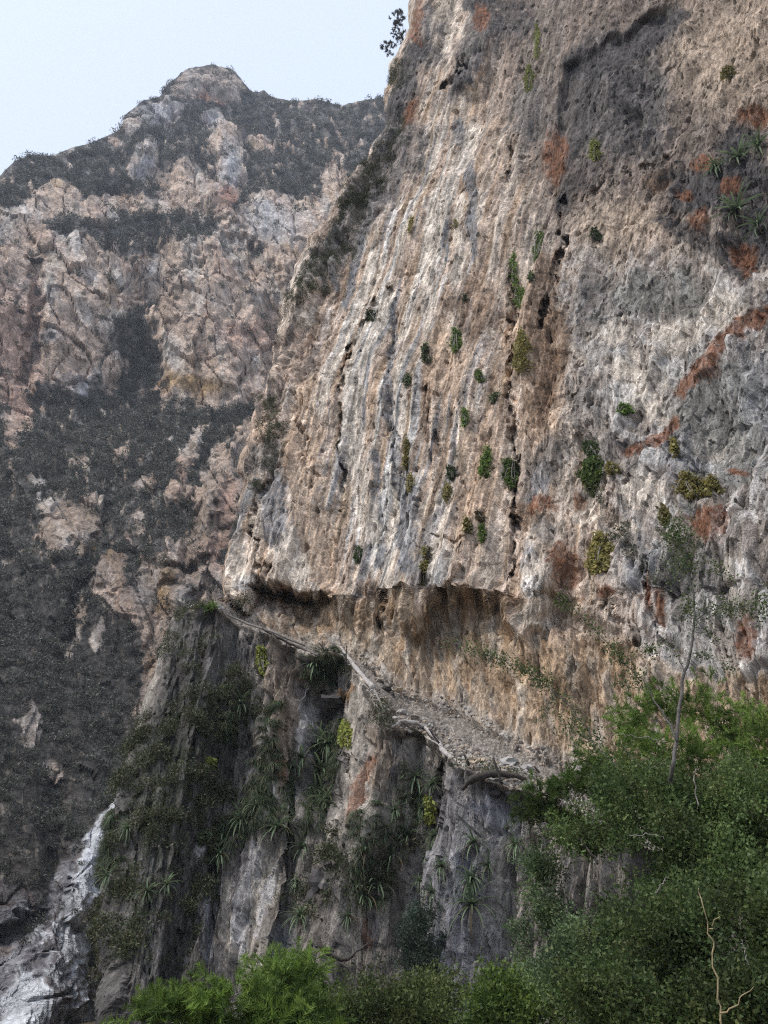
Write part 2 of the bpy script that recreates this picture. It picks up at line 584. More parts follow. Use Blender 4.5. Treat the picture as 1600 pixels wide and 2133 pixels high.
nh /= np.linalg.norm(nh, axis=-1, keepdims=True)
Pfd = Pf + nh * (h * mk)[..., None]

# colours
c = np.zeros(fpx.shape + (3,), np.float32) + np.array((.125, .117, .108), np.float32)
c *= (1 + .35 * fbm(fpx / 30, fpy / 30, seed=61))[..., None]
c *= (1 - .40 * ss(820, 980, fpy + .1 * fpx) - .22 * ss(1150, 1300, fpy))[..., None]  # shadow over the lower slope is put into the base colour
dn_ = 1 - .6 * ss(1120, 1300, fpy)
c = mixc(c, (.20, .185, .175), dn_ * .75 * ss(.1, .35, fbm(fpx / 9, fpy / 22, seed=63, o=4)))
c = mixc(c, (.30, .25, .20), dn_ * .75 * ss(.2, .38, fbm(fpx / 10, fpy / 26, seed=62, o=4)))
rockc = np.zeros_like(c) + np.array((.50, .39, .31), np.float32)
rockc = mixc(rockc, (.56, .51, .46), ss(-.1, .4, fbm(U_ / 6, Z_ / 16, seed=65)))
rockc = mixc(rockc, PINK, .5 * ss(.05, .4, fbm(U_ / 9, Z_ / 14, seed=66)))
rockc = mixc(rockc, (.27, .235, .215), .6 * ss(.12, .42, fbm(U_ / 3, Z_ / 12, seed=67, o=4)))
rockc = mixc(rockc, (.50, .37, .24), .7 * ss(.22, .5, fbm(U_ / 5, Z_ / 10, seed=68)))
for cc, k in [((.30, .255, .225), [(435, 180, 66, 44)]), ((.40, .41, .43), [(335, 240, 50, 26, 10), (440, 258, 20, 24), (475, 360, 22, 50, 12), (570, 480, 60, 40), (300, 350, 16, 26), (110, 715, 28, 16), (180, 800, 40, 20)]),
              ((.42, .275, .215), [(20, 720, 60, 110), (40, 850, 60, 40), (70, 640, 20, 60), (520, 720, 60, 30), (480, 1060, 24, 50), (450, 1150, 30, 40), (380, 980, 20, 20)]),
              ((.26, .11, .07), [(440, 212, 34, 11), (480, 1140, 24, 10), (470, 420, 20, 30)]),
              ((.42, .26, .10), [(352, 1240, 22, 50, 10), (225, 1160, 40, 16), (410, 820, 60, 12), (350, 800, 26, 14), (345, 1110, 20, 16)])]:
    for b in k:
        q = FR.of(b)
        rockc[q] = mixc(rockc[q], cc, .75 * shape(wx[q], wy[q], b, .8))
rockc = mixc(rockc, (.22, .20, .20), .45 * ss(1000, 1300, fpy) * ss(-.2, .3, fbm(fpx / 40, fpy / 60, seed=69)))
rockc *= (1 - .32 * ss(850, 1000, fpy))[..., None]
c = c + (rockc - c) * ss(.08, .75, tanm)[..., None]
lr = np.zeros_like(c) + np.array((.15, .145, .155), np.float32)
v = ridged(wx / 17 + wy / 120, wy / 46, seed=71, o=4)
lr = mixc(lr, (.50, .51, .54), (.35 + .65 * (stroke(wx, wy, [(238, 1670), (190, 1780), (140, 1880), (100, 2000), (60, 2180)], [12, 30, 44, 50, 70], .4))) * ss(.45, .6, v) * ss(-.25, .2, fbm(fpx / 45, fpy / 45, seed=72)))
lr = mixc(lr, (.15, .12, .11), .8 * ss(.05, .35, fbm(wx / 20, wy / 50, seed=73)))
for b in [(165, 1850, 22, 60, 20), (150, 1960, 26, 70, 12), (35, 2110, 36, 60), (190, 1760, 16, 50, 22), (150, 2110, 26, 40), (205, 1720, 10, 40, 15), (170, 1925, 26, 44, 15)]:
    k = FR.of(b)
    lr[k] = mixc(lr[k], (.60, .62, .65), .9 * ss(.35, .6, shape(wx[k], wy[k], b, .9) * (.8 + .8 * v[k])))
c = c + (lr - c) * np.clip(lowrib, 0, 1)[..., None]
c = mixc(c, (.30, .235, .15), flank)
c = mixc(c, (.30, .15, .07), .8 * flank * ss(.0, .3, pn(fpx / 9, fpy / 40, seed=75)) * (fpy < 1850))

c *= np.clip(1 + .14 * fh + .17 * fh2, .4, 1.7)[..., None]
ids = np.arange(NX * NY).reshape(NY, NX)
Q = np.stack([ids[:-1, :-1], ids[1:, :-1], ids[1:, 1:], ids[:-1, 1:]], -1).reshape(-1, 4)
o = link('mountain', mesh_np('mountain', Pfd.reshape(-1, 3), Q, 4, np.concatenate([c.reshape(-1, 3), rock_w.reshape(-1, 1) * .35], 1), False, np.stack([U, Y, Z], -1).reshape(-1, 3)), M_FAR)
tag(o, 'tan limestone mountain with a domed summit and dark scrub ledges rising behind the near wall', 'mountain', kind='structure')
FAR = dict(P=Pfd, n=nf, px=fpx, py=fpy, rock=rock_w)

# ================================================================== NEAR CLIFF
E_Y = [-300, 0, 60, 100, 190, 270, 350, 430, 500, 560, 700, 800, 900, 1000, 1100, 1200, 1248, 1256, 1262, 1272, 1290, 1330, 1400, 1500, 1600, 1690, 1850, 1950, 2050, 2133, 2350]
E_X = [905, 850, 843, 824, 800, 790, 748, 702, 650, 606, 582, 556, 524, 503, 482, 466, 468, 462, 436, 385, 352, 338, 318, 290, 262, 240, 218, 206, 216, 228, 240]
ES_Y = [-300, 0, 400, 800, 1200, 1600, 2100, 2400]
ES_X = [900, 845, 700, 560, 465, 390, 330, 310]
MX, MY, MW = 806, 930, 34                    # MW = columns that turn the corner at the free edge
ny1 = np.concatenate([np.linspace(-260, -20, 70, endpoint=False), np.linspace(-20, 1700, 650, endpoint=False), np.linspace(1700, 2340, MY - 720)])
PR = 2700                                    # the wall runs on well past the right border of the view
tt = np.concatenate([np.zeros(MW), np.linspace(0, .62, MX - MW - 70, endpoint=False), np.linspace(.62, 1, 70)])
E = np.interp(ny1, E_Y, E_X) + 34 * fbm(ny1 / 70, ny1 * 0, seed=13, o=6, g=.62) * (1 - .6 * ss(1180, 1240, ny1)) + 5
E = np.convolve(np.pad(E, 2, 'edge'), np.ones(5) / 5, 'valid')
npx = E[:, None] + tt[None, :] * (PR - E[:, None])
npy = np.zeros_like(npx) + ny1[:, None]
# picture-stable coordinates that follow the lean of the fall lines
ES = np.interp(npy, ES_Y, ES_X)
Uq = npx - (ES - 465) * np.clip(1 - (npx - ES) / (1900 - ES), 0, 1)

COLS = [350, 470, 600, 750, 900, 1100, 1300, 1600, 1900, 2700]
nd = table(COLS, [-300, 0, 300, 600, 900, 1200, 1350, 1480, 1600, 1750, 2133, 2400],
           [[60, 58, 52, 46, 41, 36, 32, 27, 24, 19.2],
            [55, 53, 47.5, 42.5, 38.5, 34, 30, 25.5, 22, 17.6],
            [47, 45, 40.5, 37, 34, 30, 27, 23, 20, 16.0],
            [40.5, 38.5, 35.5, 32.5, 30, 27, 24.5, 21, 18, 14.4],
            [35, 33, 31, 28.8, 26.7, 24.3, 22.3, 19.2, 16.6, 13.3],
            [31, 29.3, 27.8, 26, 24.2, 22, 20.4, 17.8, 15.6, 12.5],
            [27.4, 27.6, 27, 25.2, 23.6, 21.4, 19.8, 17.2, 15.2, 12.2],
            [26.4, 26.6, 26, 23.6, 22.0, 20.4, 18.8, 16.8, 15, 12.0],
            [25.6, 25.8, 25, 22.4, 20.8, 18.6, 17.8, 16, 14.6, 11.7],
            [24.8, 25, 23.6, 21.4, 19.8, 18.2, 17.2, 15.6, 14.2, 11.4],
            [22.6, 22.4, 21, 19.6, 18.4, 17, 16, 14.8, 13.6, 10.9],
            [21, 21, 20, 18.6, 17.6, 16.2, 15.4, 14.2, 13, 10.4]], npx, npy)
nd = blur(nd, 9)
X0, Z0 = npx.copy(), npy.copy()
ax = npx + 16 * fbm(npx / 60, npy / 60, seed=101) + 5 * pn(npx / 12, npy / 12, seed=102)
ay = npy + 16 * fbm(npx / 60, npy / 60, seed=103) + 5 * pn(npx / 12, npy / 12, seed=104)

lip_x = [300, 468, 500, 525, 560, 600, 660, 720, 760, 830, 880, 915, 950, 1000, 1060, 1100, 1180, 1250, 1330, 1370, 1500, 1650, 1900]
lip_y = [1262, 1262, 1280, 1288, 1240, 1236, 1234, 1262, 1276, 1268, 1262, 1290, 1246, 1250, 1258, 1340, 1372, 1345, 1356, 1410, 1425, 1440, 1450]
inn_x = [300, 350, 385, 430, 475, 520, 640, 700, 760, 830, 900, 960, 1040, 1100, 1200, 1300, 1900]
inn_y = [1290, 1284, 1266, 1260, 1272, 1302, 1340, 1352, 1385, 1462, 1482, 1500, 1545, 1576, 1625, 1680, 1800]
out_x = [300, 350, 385, 430, 480, 500, 560, 640, 712, 735, 765, 790, 815, 830, 895, 940, 985, 1050, 1110, 1200, 1300, 1900]
out_y = [1294, 1290, 1276, 1272, 1296, 1310, 1334, 1356, 1362, 1395, 1430, 1470, 1526, 1534, 1540, 1580, 1622, 1640, 1650, 1700, 1760, 1900]
wob = 7 * pn(npx / 22, npy / 40, seed=107) + 4 * pn(npx / 8, npy / 20, seed=108)
LIP = np.interp(npx, lip_x, lip_y) + wob * 2.4 + 34 * fbm(npx / 42, npy * 0, seed=110, o=4, g=.6)
INN = np.interp(npx, inn_x, inn_y) + wob * .35
OUT = np.maximum(np.interp(npx, out_x, out_y) + wob * .25, INN + 4)
LIP = np.minimum(LIP, INN - 6)
amp = np.interp(npx, [460, 480, 540, 560, 680, 760, 860, 930, 1060, 1110, 1300, 1360, 1420, 1600], [.3, .5, .8, 1.35, 1.2, .12, .12, 1.2, 1.0, .35, .3, .35, .15, .1])
tr = np.clip((npy - LIP) / np.maximum(INN - LIP, 1), 0, 1)
rec = ss(0, .16 + .3 * ss(1040, 1150, npx) + .34 * ss(680, 760, npx) * (1 - ss(880, 930, npx)), tr) * (1 - .55 * ss(.3, 1, tr)) * amp
tp = np.clip((npy - INN) / np.maximum(OUT - INN, 1), 0, 1)
shelf = np.interp(npx, [350, 480, 700, 800, 1100, 1300, 1480], [.8, .8, .9, 1.3, 1.5, 1.0, .1])
off = rec * (tr > 0)
off = np.where(npy > INN, rec - (rec * 1.0 + shelf) * tp ** .9, off)
under = ss(OUT, OUT + 26, npy)
off = np.where(npy > OUT, -shelf + .45 * under + .0 * npy, off)
off = off + (npy > OUT) * np.interp(npy - OUT, [0, 60, 400], [0, 0.1, .8]) * (npx > 600)
# knoll and ribs below the trail, cracks, pillars and scoops above (metres; + = towards the viewer)
NR = Rows(ay)
dz = np.zeros_like(npx)
bx = ax + 9 * fbm(npx / 22, npy / 40, seed=105)
by = ay + 9 * fbm(npx / 22, npy / 22, seed=106)
lx = npx + 16 * fbm(npx / 60, npy / 90, seed=101, o=2)
ly = npy + 16 * fbm(npx / 60, npy / 60, seed=103, o=2)
brk = .25 + .75 * ss(-.2, .2, fbm(npx / 24, npy / 34, seed=109))
for pts, w, hh, s_ in [
    ([(430, 1290), (420, 1500), (370, 1700), (330, 1950), (330, 2133)], [60, 110, 110, 100, 100], 2.4, 1.0),
    ([(560, 1345), (600, 1500), (560, 1700), (510, 1900), (480, 2100)], [40, 46, 50, 50, 60], 1.0, .9),
    ([(690, 1420), (690, 1560), (700, 1680)], [44, 40, 30], -1.2, .8),
    ([(660, 1380), (700, 1420)], [50, 40], 1.0, .6),
    ([(640, 1720), (620, 1900), (600, 2050)], 40, .9, .8),
    ([(790, 1470), (770, 1700), (720, 1900), (700, 2100)], [44, 50, 50, 60], 1.3, .8),
    ([(905, 1560), (900, 1700), (880, 1900), (870, 2133)], [40, 40, 36, 50], -.7, .7),
    ([(932, 1600), (925, 1760)], 9, -.6, .6),
    ([(1010, 1660), (1000, 1900), (970, 2133)], [60, 60, 60], .7, .9),
    ([(720, 1450), (742, 1640)], 5, -.6, .6),
    ([(560, 1260), (650, 1280)], 26, -.6, .6), ([(600, 1292), (655, 1290)], 14, .5, .6),
    # cracks and edges of the wall
    ([(1180, 430), (1185, 520), (1165, 600), (1130, 690)], [7, 8, 7, 5], -.8, .6),
    ([(1075, 560), (1070, 700), (1075, 900), (1078, 1040), (1072, 1240)], [6, 8, 7, 4, 4], -.7, .6),
    ([(1120, 560), (1110, 800), (1100, 1000)], 26, .5, .9),
    ([(735, 730), (717, 850), (716, 1000), (705, 1060)], [5, 4, 4, 3], -.55, .6),
    ([(790, 640), (735, 760)], 6, -.5, .6),
    ([(825, 620), (822, 800), (838, 1000)], 8, -.35, .7),
    ([(600, 1000), (560, 1050), (535, 1100), (530, 1150)], [9, 9, 6, 3], -.6, .7),
    ([(545, 1150), (548, 1220)], 4, -.4, .6),
    ([(575, 1195), (548, 1245)], [4, 12], -.7, .6),
    ([(640, 920), (665, 1010)], 8, -.4, .7),
    ([(905, 830), (925, 960)], [6, 7], -.5, .7),
    ([(925, 1160), (912, 1240)], [5, 8], -.5, .7),
    ([(925, 1150), (990, 1160), (985, 1230), (940, 1270)], 5, -.25, .7),
    ([(970, 160), (935, 200)], [14, 8], -1.1, .6),
    ([(1010, 60), (965, 170)], 34, 1.4, .8), ([(900, 60), (850, 220)], 30, 1.0, .9), ([(1290, 130), (1240, 330)], 60, .9, .9), ([(1400, 100), (1380, 280)], 50, -.7, .9),
    ([(1085, 300), (1060, 390)], 5, -.5, .6),
    ([(1230, 700), (1205, 820), (1225, 1000), (1300, 1120), (1390, 1250)], [16, 18, 16, 14, 10], -.6, .9),
    ([(1175, 300), (1200, 160), (1330, 90), (1420, 20)], [12, 16, 20, 24], -.9, .8),
    ([(1230, 420), (1320, 370), (1400, 330)], [10, 14, 9], -.8, .7),
    ([(1350, 350), (1330, 400)], [30, 24], .6, .8),
    ([(1395, 460), (1480, 520), (1580, 560)], [16, 22, 20], -.6, .8),
    ([(1600, 260), (1450, 330), (1390, 390)], [30, 26, 18], -.7, .8),
    ([(1500, 380), (1480, 470)], 40, .7, .8),
    ([(1620, 650), (1500, 720), (1410, 810), (1330, 930), (1240, 1000)], [14, 16, 16, 14, 8], -.3, .8),
    ([(1400, 950), (1480, 1010), (1600, 1095)], [10, 8, 6], -.45, .7),
    ([(1420, 1170), (1385, 1250), (1420, 1330)], [16, 26, 14], -.5, .9),
    ([(1370, 1180), (1365, 1260), (1420, 1380)], [5, 7, 5], -.5, .6),
    ([(1180, 1290), (1250, 1360), (1320, 1420)], [24, 40, 40], -.9, .9),
    ([(1270, 1280), (1330, 1320), (1340, 1360)], [10, 12, 8], -.7, .6),
    ([(1145, 1345), (1150, 1355)], [26, 26], -.6, .7),
    ([(1150, 1150), (1110, 1250)], [40, 34], .6, .8),
    ([(1520, 1320), (1545, 1390)], [4, 5], -.4, .6),
    ([(1250, 960), (1280, 1040)], [24, 26], .6, .8),
    ([(820, 1240), (812, 1310)], [7, 9], -.5, .8), ([(770, 1230), (800, 1340)], [16, 22], .5, .9), ([(860, 1250), (880, 1330)], [16, 22], .5, .9),
    ([(1480, 1100), (1560, 1130)], 50, .5, .8),
    ([(800, 100), (860, 230), (800, 420), (720, 520)], [30, 34, 30, 24], -.8, .9)]:
    k = NR.of((pts, w))
    wmax = max(w) if isinstance(w, list) else w
    if pts[0][0] > 1180 and pts[0][1] < 1350:
        hh *= .5
    dz[k] += hh * (stroke(bx[k], by[k], pts, w, s_) * brk[k] if wmax < 20 else stroke(lx[k], ly[k], pts, w, s_))
above = 1 - ss(LIP - 20, LIP + 10, npy)
# fringe of stub stalactites over the broken lip between x=740 and 910
nd0 = blur(nd + np.interp(npy, [1250, 1500], [0, -.3]), 8)
nd = nd + off - dz
# round the free edge, then turn back behind it
s = npx - E[:, None]
wr = np.where(npy < 1260, 34.0, 26.0)
Rr = np.where(npy < 1260, 2.6, 2.2)
rr = np.clip(s / wr, 0, 1)
rnd_ = Rr * (1 - np.sqrt(np.clip(1 - (1 - rr) ** 2, 0, 1)))
nd += rnd_
nd0 += rnd_
kk = np.arange(MW, 0, -1)[None, :]
nd[:, :MW] = nd[:, MW:MW + 1] + (kk ** 1.25) * 0.30
nd0[:, :MW] = nd0[:, MW:MW + 1] + (kk ** 1.25) * 0.30
npx[:, :MW] += kk * 1.1
Pn = P(npx, npy, nd)
Pn0 = P(npx, npy, nd0)
gu = np.gradient(Pn0, axis=1)
gv = np.gradient(Pn0, axis=0)
nn = np.cross(gu, gv)
nn /= np.linalg.norm(nn, axis=-1, keepdims=True) + 1e-9
nn = np.stack([blur(nn[..., i], 5) for i in range(3)], -1)
nn[:, MW:] *= -np.sign((nn[:, MW:] * (Pn[:, MW:] - CAM)).sum(-1, keepdims=True))
nn /= np.linalg.norm(nn, axis=-1, keepdims=True) + 1e-9

wall = above
u = Uq * 0.0205                             # about metres across
z = Pn[..., 2]
path_w = ss(INN - 3, INN + 3, npy) * (1 - ss(OUT - 4, OUT + 2, npy))
low = ss(OUT - 2, OUT + 10, npy)
cave = (1 - wall) * (1 - path_w) * (1 - low)
right = ss(1080, 1300, npx + .12 * npy - 60) * (1 - low)       # blockier rock to the right
flute = np.clip(1 - right * .75, 0, 1) * (.35 + .65 * wall) + low * .2
h = .75 * fbm(u / 5.5, z / 13, seed=201, o=3) * (1 - .6 * path_w)
h += .55 * fbm(u / 2.6, z / 4.4, seed=202, o=3) * (.2 + .9 * right + .3 * low) * (1 - .8 * path_w)
h += flute * (.60 * ridged(u / 2.2 + .3 * pn(u / 4, z / 9, seed=8), z / 30, seed=203, o=2) + .26 * ridged(u / .75, z / 16, seed=205, o=3) + .09 * ridged(u / .24, z / 5, seed=206, o=2))
a1, e1 = facets(u / 1.7 + .5 * pn(u / 3, z / 3, seed=211), z / 3.8 + .5 * pn(u / 3, z / 3, seed=212), seed=21)
a2, e2 = facets(u / .62, z / 1.5 + u * .12, seed=22)
a3, e3 = facets(u / .24, z / .5, seed=23)
rk = 1 - path_w * .9
a1s, a2s = blur(a1, 3, 1), blur(a2, 1, 1)
free = (1 - ss(50, 150, npx - E[:, None])) * (1 - ss(900, 1050, npy)) * ss(240, 340, npy)
calm = np.clip(.30 + .42 * right + .55 * low + .75 * free, 0, 1.3)
h += rk * calm * (.30 * a1s + .19 * a2s + .11 * a3)
h += free * (.9 * fbm(u / 1.6, z / 5, seed=226, o=4) + .4 * ridged(u / 1.2, z / 6, seed=227, o=3))
h -= rk * (.10 * blur(1 - ss(0, .05, e1), 1, 1) * ss(.05, .15, pn(u / 2, z / 4, seed=213)))
h -= rk * .06 * (1 - ss(0, .07, e2)) * (pn(u, z / 2, seed=214) > -.1)
h += rk * .04 * fbm(u / .45, z / 1.2, seed=215, o=4)
h += rk * right * .10 * ridged(u / 1.0 + z / 2.2, z / 1.4, seed=216, o=3)
h += low * .22 * ridged(u / .9, z / 5, seed=217, o=3)
# small dark pockets
pk = pn(u / .35, z / .6, seed=220)
rk = 1 - path_w * .9
h -= wall * .30 * ss(.5, .68, pk) * (pn(u / 3, z / 5, seed=221) > -.15)
pk2 = pn(u / .16, z / .34, seed=228)
h -= rk * .16 * ss(.5, .66, pk2) * (pn(u / 1.5, z / 2.5, seed=229) > -.1)
# hanging fringe and rippled flowstone in the recess
h += cave * (.32 * ridged(u / .7 + z * .25, z / 2.2, seed=222, o=3) + .12 * fbm(u / .3, z / .5, seed=223))
h += (1 - ss(1060, 1180, npx)) * (1 - .5 * ss(720, 780, npx) * (1 - ss(880, 930, npx))) * np.exp(-((npy - LIP) / 30.0) ** 2) * (.55 * ridged(u / .6, z / 6, seed=224, o=3)) * ss(520, 760, npx)
h += path_w * .05 * fbm(u / .3, Pn[..., 1] / .3, seed=225, o=4)
env = np.ones_like(npx)
env[:] = .25 + .75 * ss(0, 34, npx - E[:, None])
env[:, :MW] = .25
Pnd = Pn + nn * (h * env * .95)[..., None]

# ---- colours


def streak(w_, zl, seed, o_=4):
    a_, t_, q_ = 1.0, 0, 0
    wv = .25 * pn(u / 2, z / 5, seed=seed + 50)
    for i in range(o_):
        q_ = q_ + a_ * pn((u / w_ + wv) * 2 ** i, z / zl * 1.5 ** i, seed=seed + 3 * i)
        t_ += a_
        a_ *= .62
    return q_ / t_


s1 = streak(1.1, 24, 301)
s2 = streak(.7, 18, 302)
s3 = streak(.4, 12, 303)
m1 = fbm(u / 3, z / 4, seed=304, o=4)
m2 = fbm(u / .9, z / 1.2, seed=305, o=4)
c = np.zeros(npx.shape + (3,), np.float32) + np.array(TAN, np.float32)
c = mixc(c, ORANGE, .7 * ss(.0, .35, m1))
c = mixc(c, (.33, .25, .20), .6 * ss(.05, .4, m2))
streaky = blob(ax, ay, 830, 850, 190, 520, 6, .5)
c = mixc(c, PALE, ss(-.06, .10, s1) * (.5 + .5 * streaky))
c = mixc(c, WHITE, .9 * ss(.12, .20, s3) * streaky * wall)
c = mixc(c, BLUEG, .95 * ss(.15, .22, s2) * (.15 + .75 * streaky) * wall)
c = mixc(c, (.15, .14, .13), .6 * ss(.28, .36, s3) * (.3 + .7 * streaky) * wall)
c = mixc(c, (.36, .25, .16), .7 * ss(.10, .24, -s3) * wall)
c = mixc(c, (.46, .345, .27), .7 * free * ss(-.25, .1, m1))
c = mixc(c, (.16, .145, .135), .75 * free * ss(.08, .25, s2))
# right-hand zones
rt = ss(1090, 1230, ax + .25 * (600 - ay)) * wall
dk = .8 * rt * (1 - ss(420, 620, ay))
c = mixc(c, (.185, .15, .13), dk)
c = mixc(c, (.34, .29, .25), .6 * dk * ss(.05, .3, s1))
c = mixc(c, (.47, .375, .29), .9 * np.maximum(blob(ax, ay, 1540, 110, 130, 130, 0, .5), blob(ax, ay, 1300, 480, 90, 60)))
md = rt * ss(480, 640, ay)
c = mixc(c, (.30, .272, .25), .8 * md)
vein = ridged(u / 1.1 + z / 2.5, z / 2.0, seed=311, o=4)
c = mixc(c, WHITE, .6 * md * ss(.5, .75, vein))
c = mixc(c, (.15, .14, .135), .6 * md * ss(.1, .4, fbm(u / 1.4, z / 2.4, seed=312)))


inner_ = .68 + .32 * ss(-.25, .15, fbm(npx / 7, npy / 13, seed=335, o=3, g=.7))
rough_ = fbm(npx / 20, npy / 34, seed=330, o=6, g=.8)


def paint(colr, w, items):
    for it in items:
        q = NR.of(it)
        c[q] = mixc(c[q], colr, w * inner_[q] * ss(.32, .78, shape(ax[q], ay[q], it, .9) + .7 * rough_[q]))


paint(BLUEG, .9, [([(822, 640), (822, 800), (835, 950), (845, 1100), (865, 1200)], [7, 8, 9, 12, 14]), ([(790, 960), (800, 1180)], [8, 12]), ([(870, 1050), (878, 1200)], [16, 20]),
                  ([(720, 640), (760, 500), (800, 420)], [8, 10, 12]), ([(610, 1010), (580, 1060), (590, 1140)], [16, 30, 26]), ([(500, 1120), (520, 1060), (545, 1020)], [14, 20, 10]),
                  ([(700, 600), (690, 540), (720, 480)], [8, 12, 12]), ([(960, 270), (1000, 420), (1000, 560)], [16, 12, 8]), ([(1130, 1000), (1110, 1040)], [30, 20]), (1110, 1170, 22, 34), (930, 1220, 16, 36),
                  ([(940, 400), (935, 560)], [8, 6])])
paint((.30, .305, .32), .8, [(1460, 900, 90, 120, 20), (1560, 870, 80, 150), (1360, 1200, 40, 50), (1330, 1140, 40, 24, 40)])
paint(PALE, .85, [([(905, 440), (900, 600), (905, 760)], [14, 18, 12]), ([(970, 440), (965, 620), (955, 740)], 14), ([(740, 800), (745, 960), (780, 1120)], [18, 24, 26]), ([(990, 280), (940, 420), (900, 560)], [22, 16, 10]),
                  (1130, 1215, 34, 55), (945, 1200, 26, 46), (1330, 800, 60, 50, 20), (1420, 700, 60, 40, -20), (1385, 860, 50, 30), (1290, 700, 40, 40), (1500, 650, 60, 40), (1560, 1230, 30, 60), (1520, 940, 70, 40, 20),
                  (1300, 1120, 40, 30), (1350, 1040, 50, 40), (1130, 1310, 40, 40), (1570, 1440, 30, 60), (505, 1180, 20, 60, -10), (620, 1180, 40, 50), (1220, 1060, 30, 40), (760, 1330, 40, 24), (800, 1400, 40, 40, 40),
                  (930, 60, 30, 70, 20), (820, 110, 12, 60, 20), (1400, 1440, 60, 30)])
paint(WHITE, .8, [(1120, 1235, 24, 30), (525, 1235, 24, 22), (490, 1090, 10, 30, 20), (945, 1215, 14, 30), (700, 540, 7, 40, 20), (1300, 820, 30, 20), (1400, 760, 30, 20), (1360, 960, 20, 30), (1590, 1420, 16, 40), (870, 1130, 8, 40)])
paint(ORANGE, .8, [([(650, 830), (640, 960), (655, 1100), (670, 1200)], [30, 40, 34, 20]), (560, 930, 16, 50), (1090, 700, 40, 120), (1130, 880, 50, 90, 5), (1010, 1000, 50, 120), (1150, 1420, 110, 90, 20), (1000, 1400, 110, 50, 20), (1260, 1380, 60, 40),
                   (940, 780, 50, 90), (760, 1290, 60, 30), (700, 1240, 20, 20)])
paint(BROWN, .8, [([(560, 1250), (660, 1250)], 20), ([(930, 1290), (1060, 1270)], 28), ([(780, 1230), (820, 1300)], 26), (1130, 840, 40, 60), (1160, 720, 30, 80), (900, 870, 12, 60), (640, 1310, 50, 20), (1100, 1080, 40, 30),
                  (1190, 380, 50, 50), (1380, 380, 40, 30), ([(880, 1340), (1000, 1400)], 26), ([(1160, 560), (1130, 700), (1140, 830)], 26), (1000, 660, 50, 70), (860, 260, 20, 60, 20)])
paint((.17, .155, .15), .9, [([(900, 40), (870, 140), (830, 240)], [16, 26, 20]), ([(1000, 10), (1010, 80), (985, 150), (950, 220)], [30, 26, 22, 14]), (925, 60, 14, 50, 15), (835, 330, 26, 60, 15)])
paint((.50, .42, .33), .8, [(930, 30, 16, 40, 20), (905, 110, 14, 40, 20), (865, 20, 12, 40, 10)])
paint(GREY, .85, [([(1010, 40), (960, 180)], [30, 20]), ([(850, 200), (800, 380), (720, 520), (640, 600)], [30, 36, 30, 18]), (870, 330, 24, 60, 10), (1150, 960, 50, 50), (1330, 1150, 50, 30, 40), (1230, 850, 26, 90), (1270, 950, 30, 60), (1480, 860, 60, 90),
                 (1250, 640, 60, 60), (1280, 220, 110, 120), (1110, 240, 40, 70), (560, 980, 40, 30), (510, 1150, 14, 40), (1350, 230, 60, 120), (1500, 1200, 60, 60), (1450, 1240, 40, 80), (900, 130, 40, 30), (1140, 1110, 20, 26)])
paint((.125, .112, .108), .9, [(1300, 230, 110, 110), ([(1200, 300), (1240, 140), (1400, 60)], [40, 50, 40]), (1210, 370, 50, 50), (1070, 60, 60, 50)])
paint((.235, .23, .21), .8, [(1480, 840, 100, 110, 20), (1560, 960, 60, 90), (1420, 620, 60, 50), (1340, 620, 60, 50)])
paint((.075, .07, .07), 1.0, [(1480, 400, 90, 60, -10), (1570, 420, 60, 90), (1550, 310, 60, 30, -20), (1560, 520, 60, 60)])
paint(DGREY, .9, [([(1200, 160), (1330, 110), (1420, 40)], [22, 30, 26]), (1460, 400, 70, 50), (1560, 380, 60, 70), (1400, 370, 26, 14), (1580, 500, 40, 50), ([(1390, 470), (1480, 520), (1560, 580)], 20), (1430, 1220, 28, 70), (1310, 210, 30, 50), (1240, 160, 40, 30),
                   ([(880, 110), (840, 190), (800, 330)], [24, 26, 22]), (1010, 20, 40, 30), (1500, 1220, 14, 60), (1540, 1240, 12, 60), (1180, 420, 20, 40), (970, 180, 14, 40, 30), (1320, 940, 30, 14)])
paint(RUST, .92, [([(1420, 815), (1480, 775), (1520, 705), (1620, 650)], [20, 24, 18, 18]), ([(1320, 950), (1360, 925), (1405, 885)], [14, 16, 12]), (1510, 1110, 56, 44, 10), (1470, 1090, 30, 30), (1468, 470, 26, 32), (1555, 540, 22, 36), (1590, 1360, 26, 50),
                  (1585, 255, 36, 20, -20), (1470, 350, 30, 16), (1530, 400, 26, 22), (1430, 410, 20, 16), (1160, 330, 30, 50), (1190, 1190, 24, 44), (1165, 1160, 20, 30), (1130, 1060, 30, 20), (1210, 1050, 14, 20), (860, 260, 10, 40, 25),
                  (1375, 1250, 10, 50), (1275, 1250, 24, 20), (1010, 50, 20, 30), (875, 60, 14, 50, 15), (1560, 1000, 20, 10), (1400, 1290, 10, 40)])
# recess above the trail
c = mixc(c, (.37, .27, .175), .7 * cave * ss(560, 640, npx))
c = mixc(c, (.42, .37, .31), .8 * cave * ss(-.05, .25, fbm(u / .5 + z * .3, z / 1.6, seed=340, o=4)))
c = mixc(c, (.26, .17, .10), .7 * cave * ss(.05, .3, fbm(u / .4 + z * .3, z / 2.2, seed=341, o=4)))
c = mixc(c, (.44, .42, .39), .75 * ss(0, 1, 1 - np.abs(npy - INN + 14) / 34) * (npx > 680) * (.5 + .5 * ss(-.1, .2, m2)))
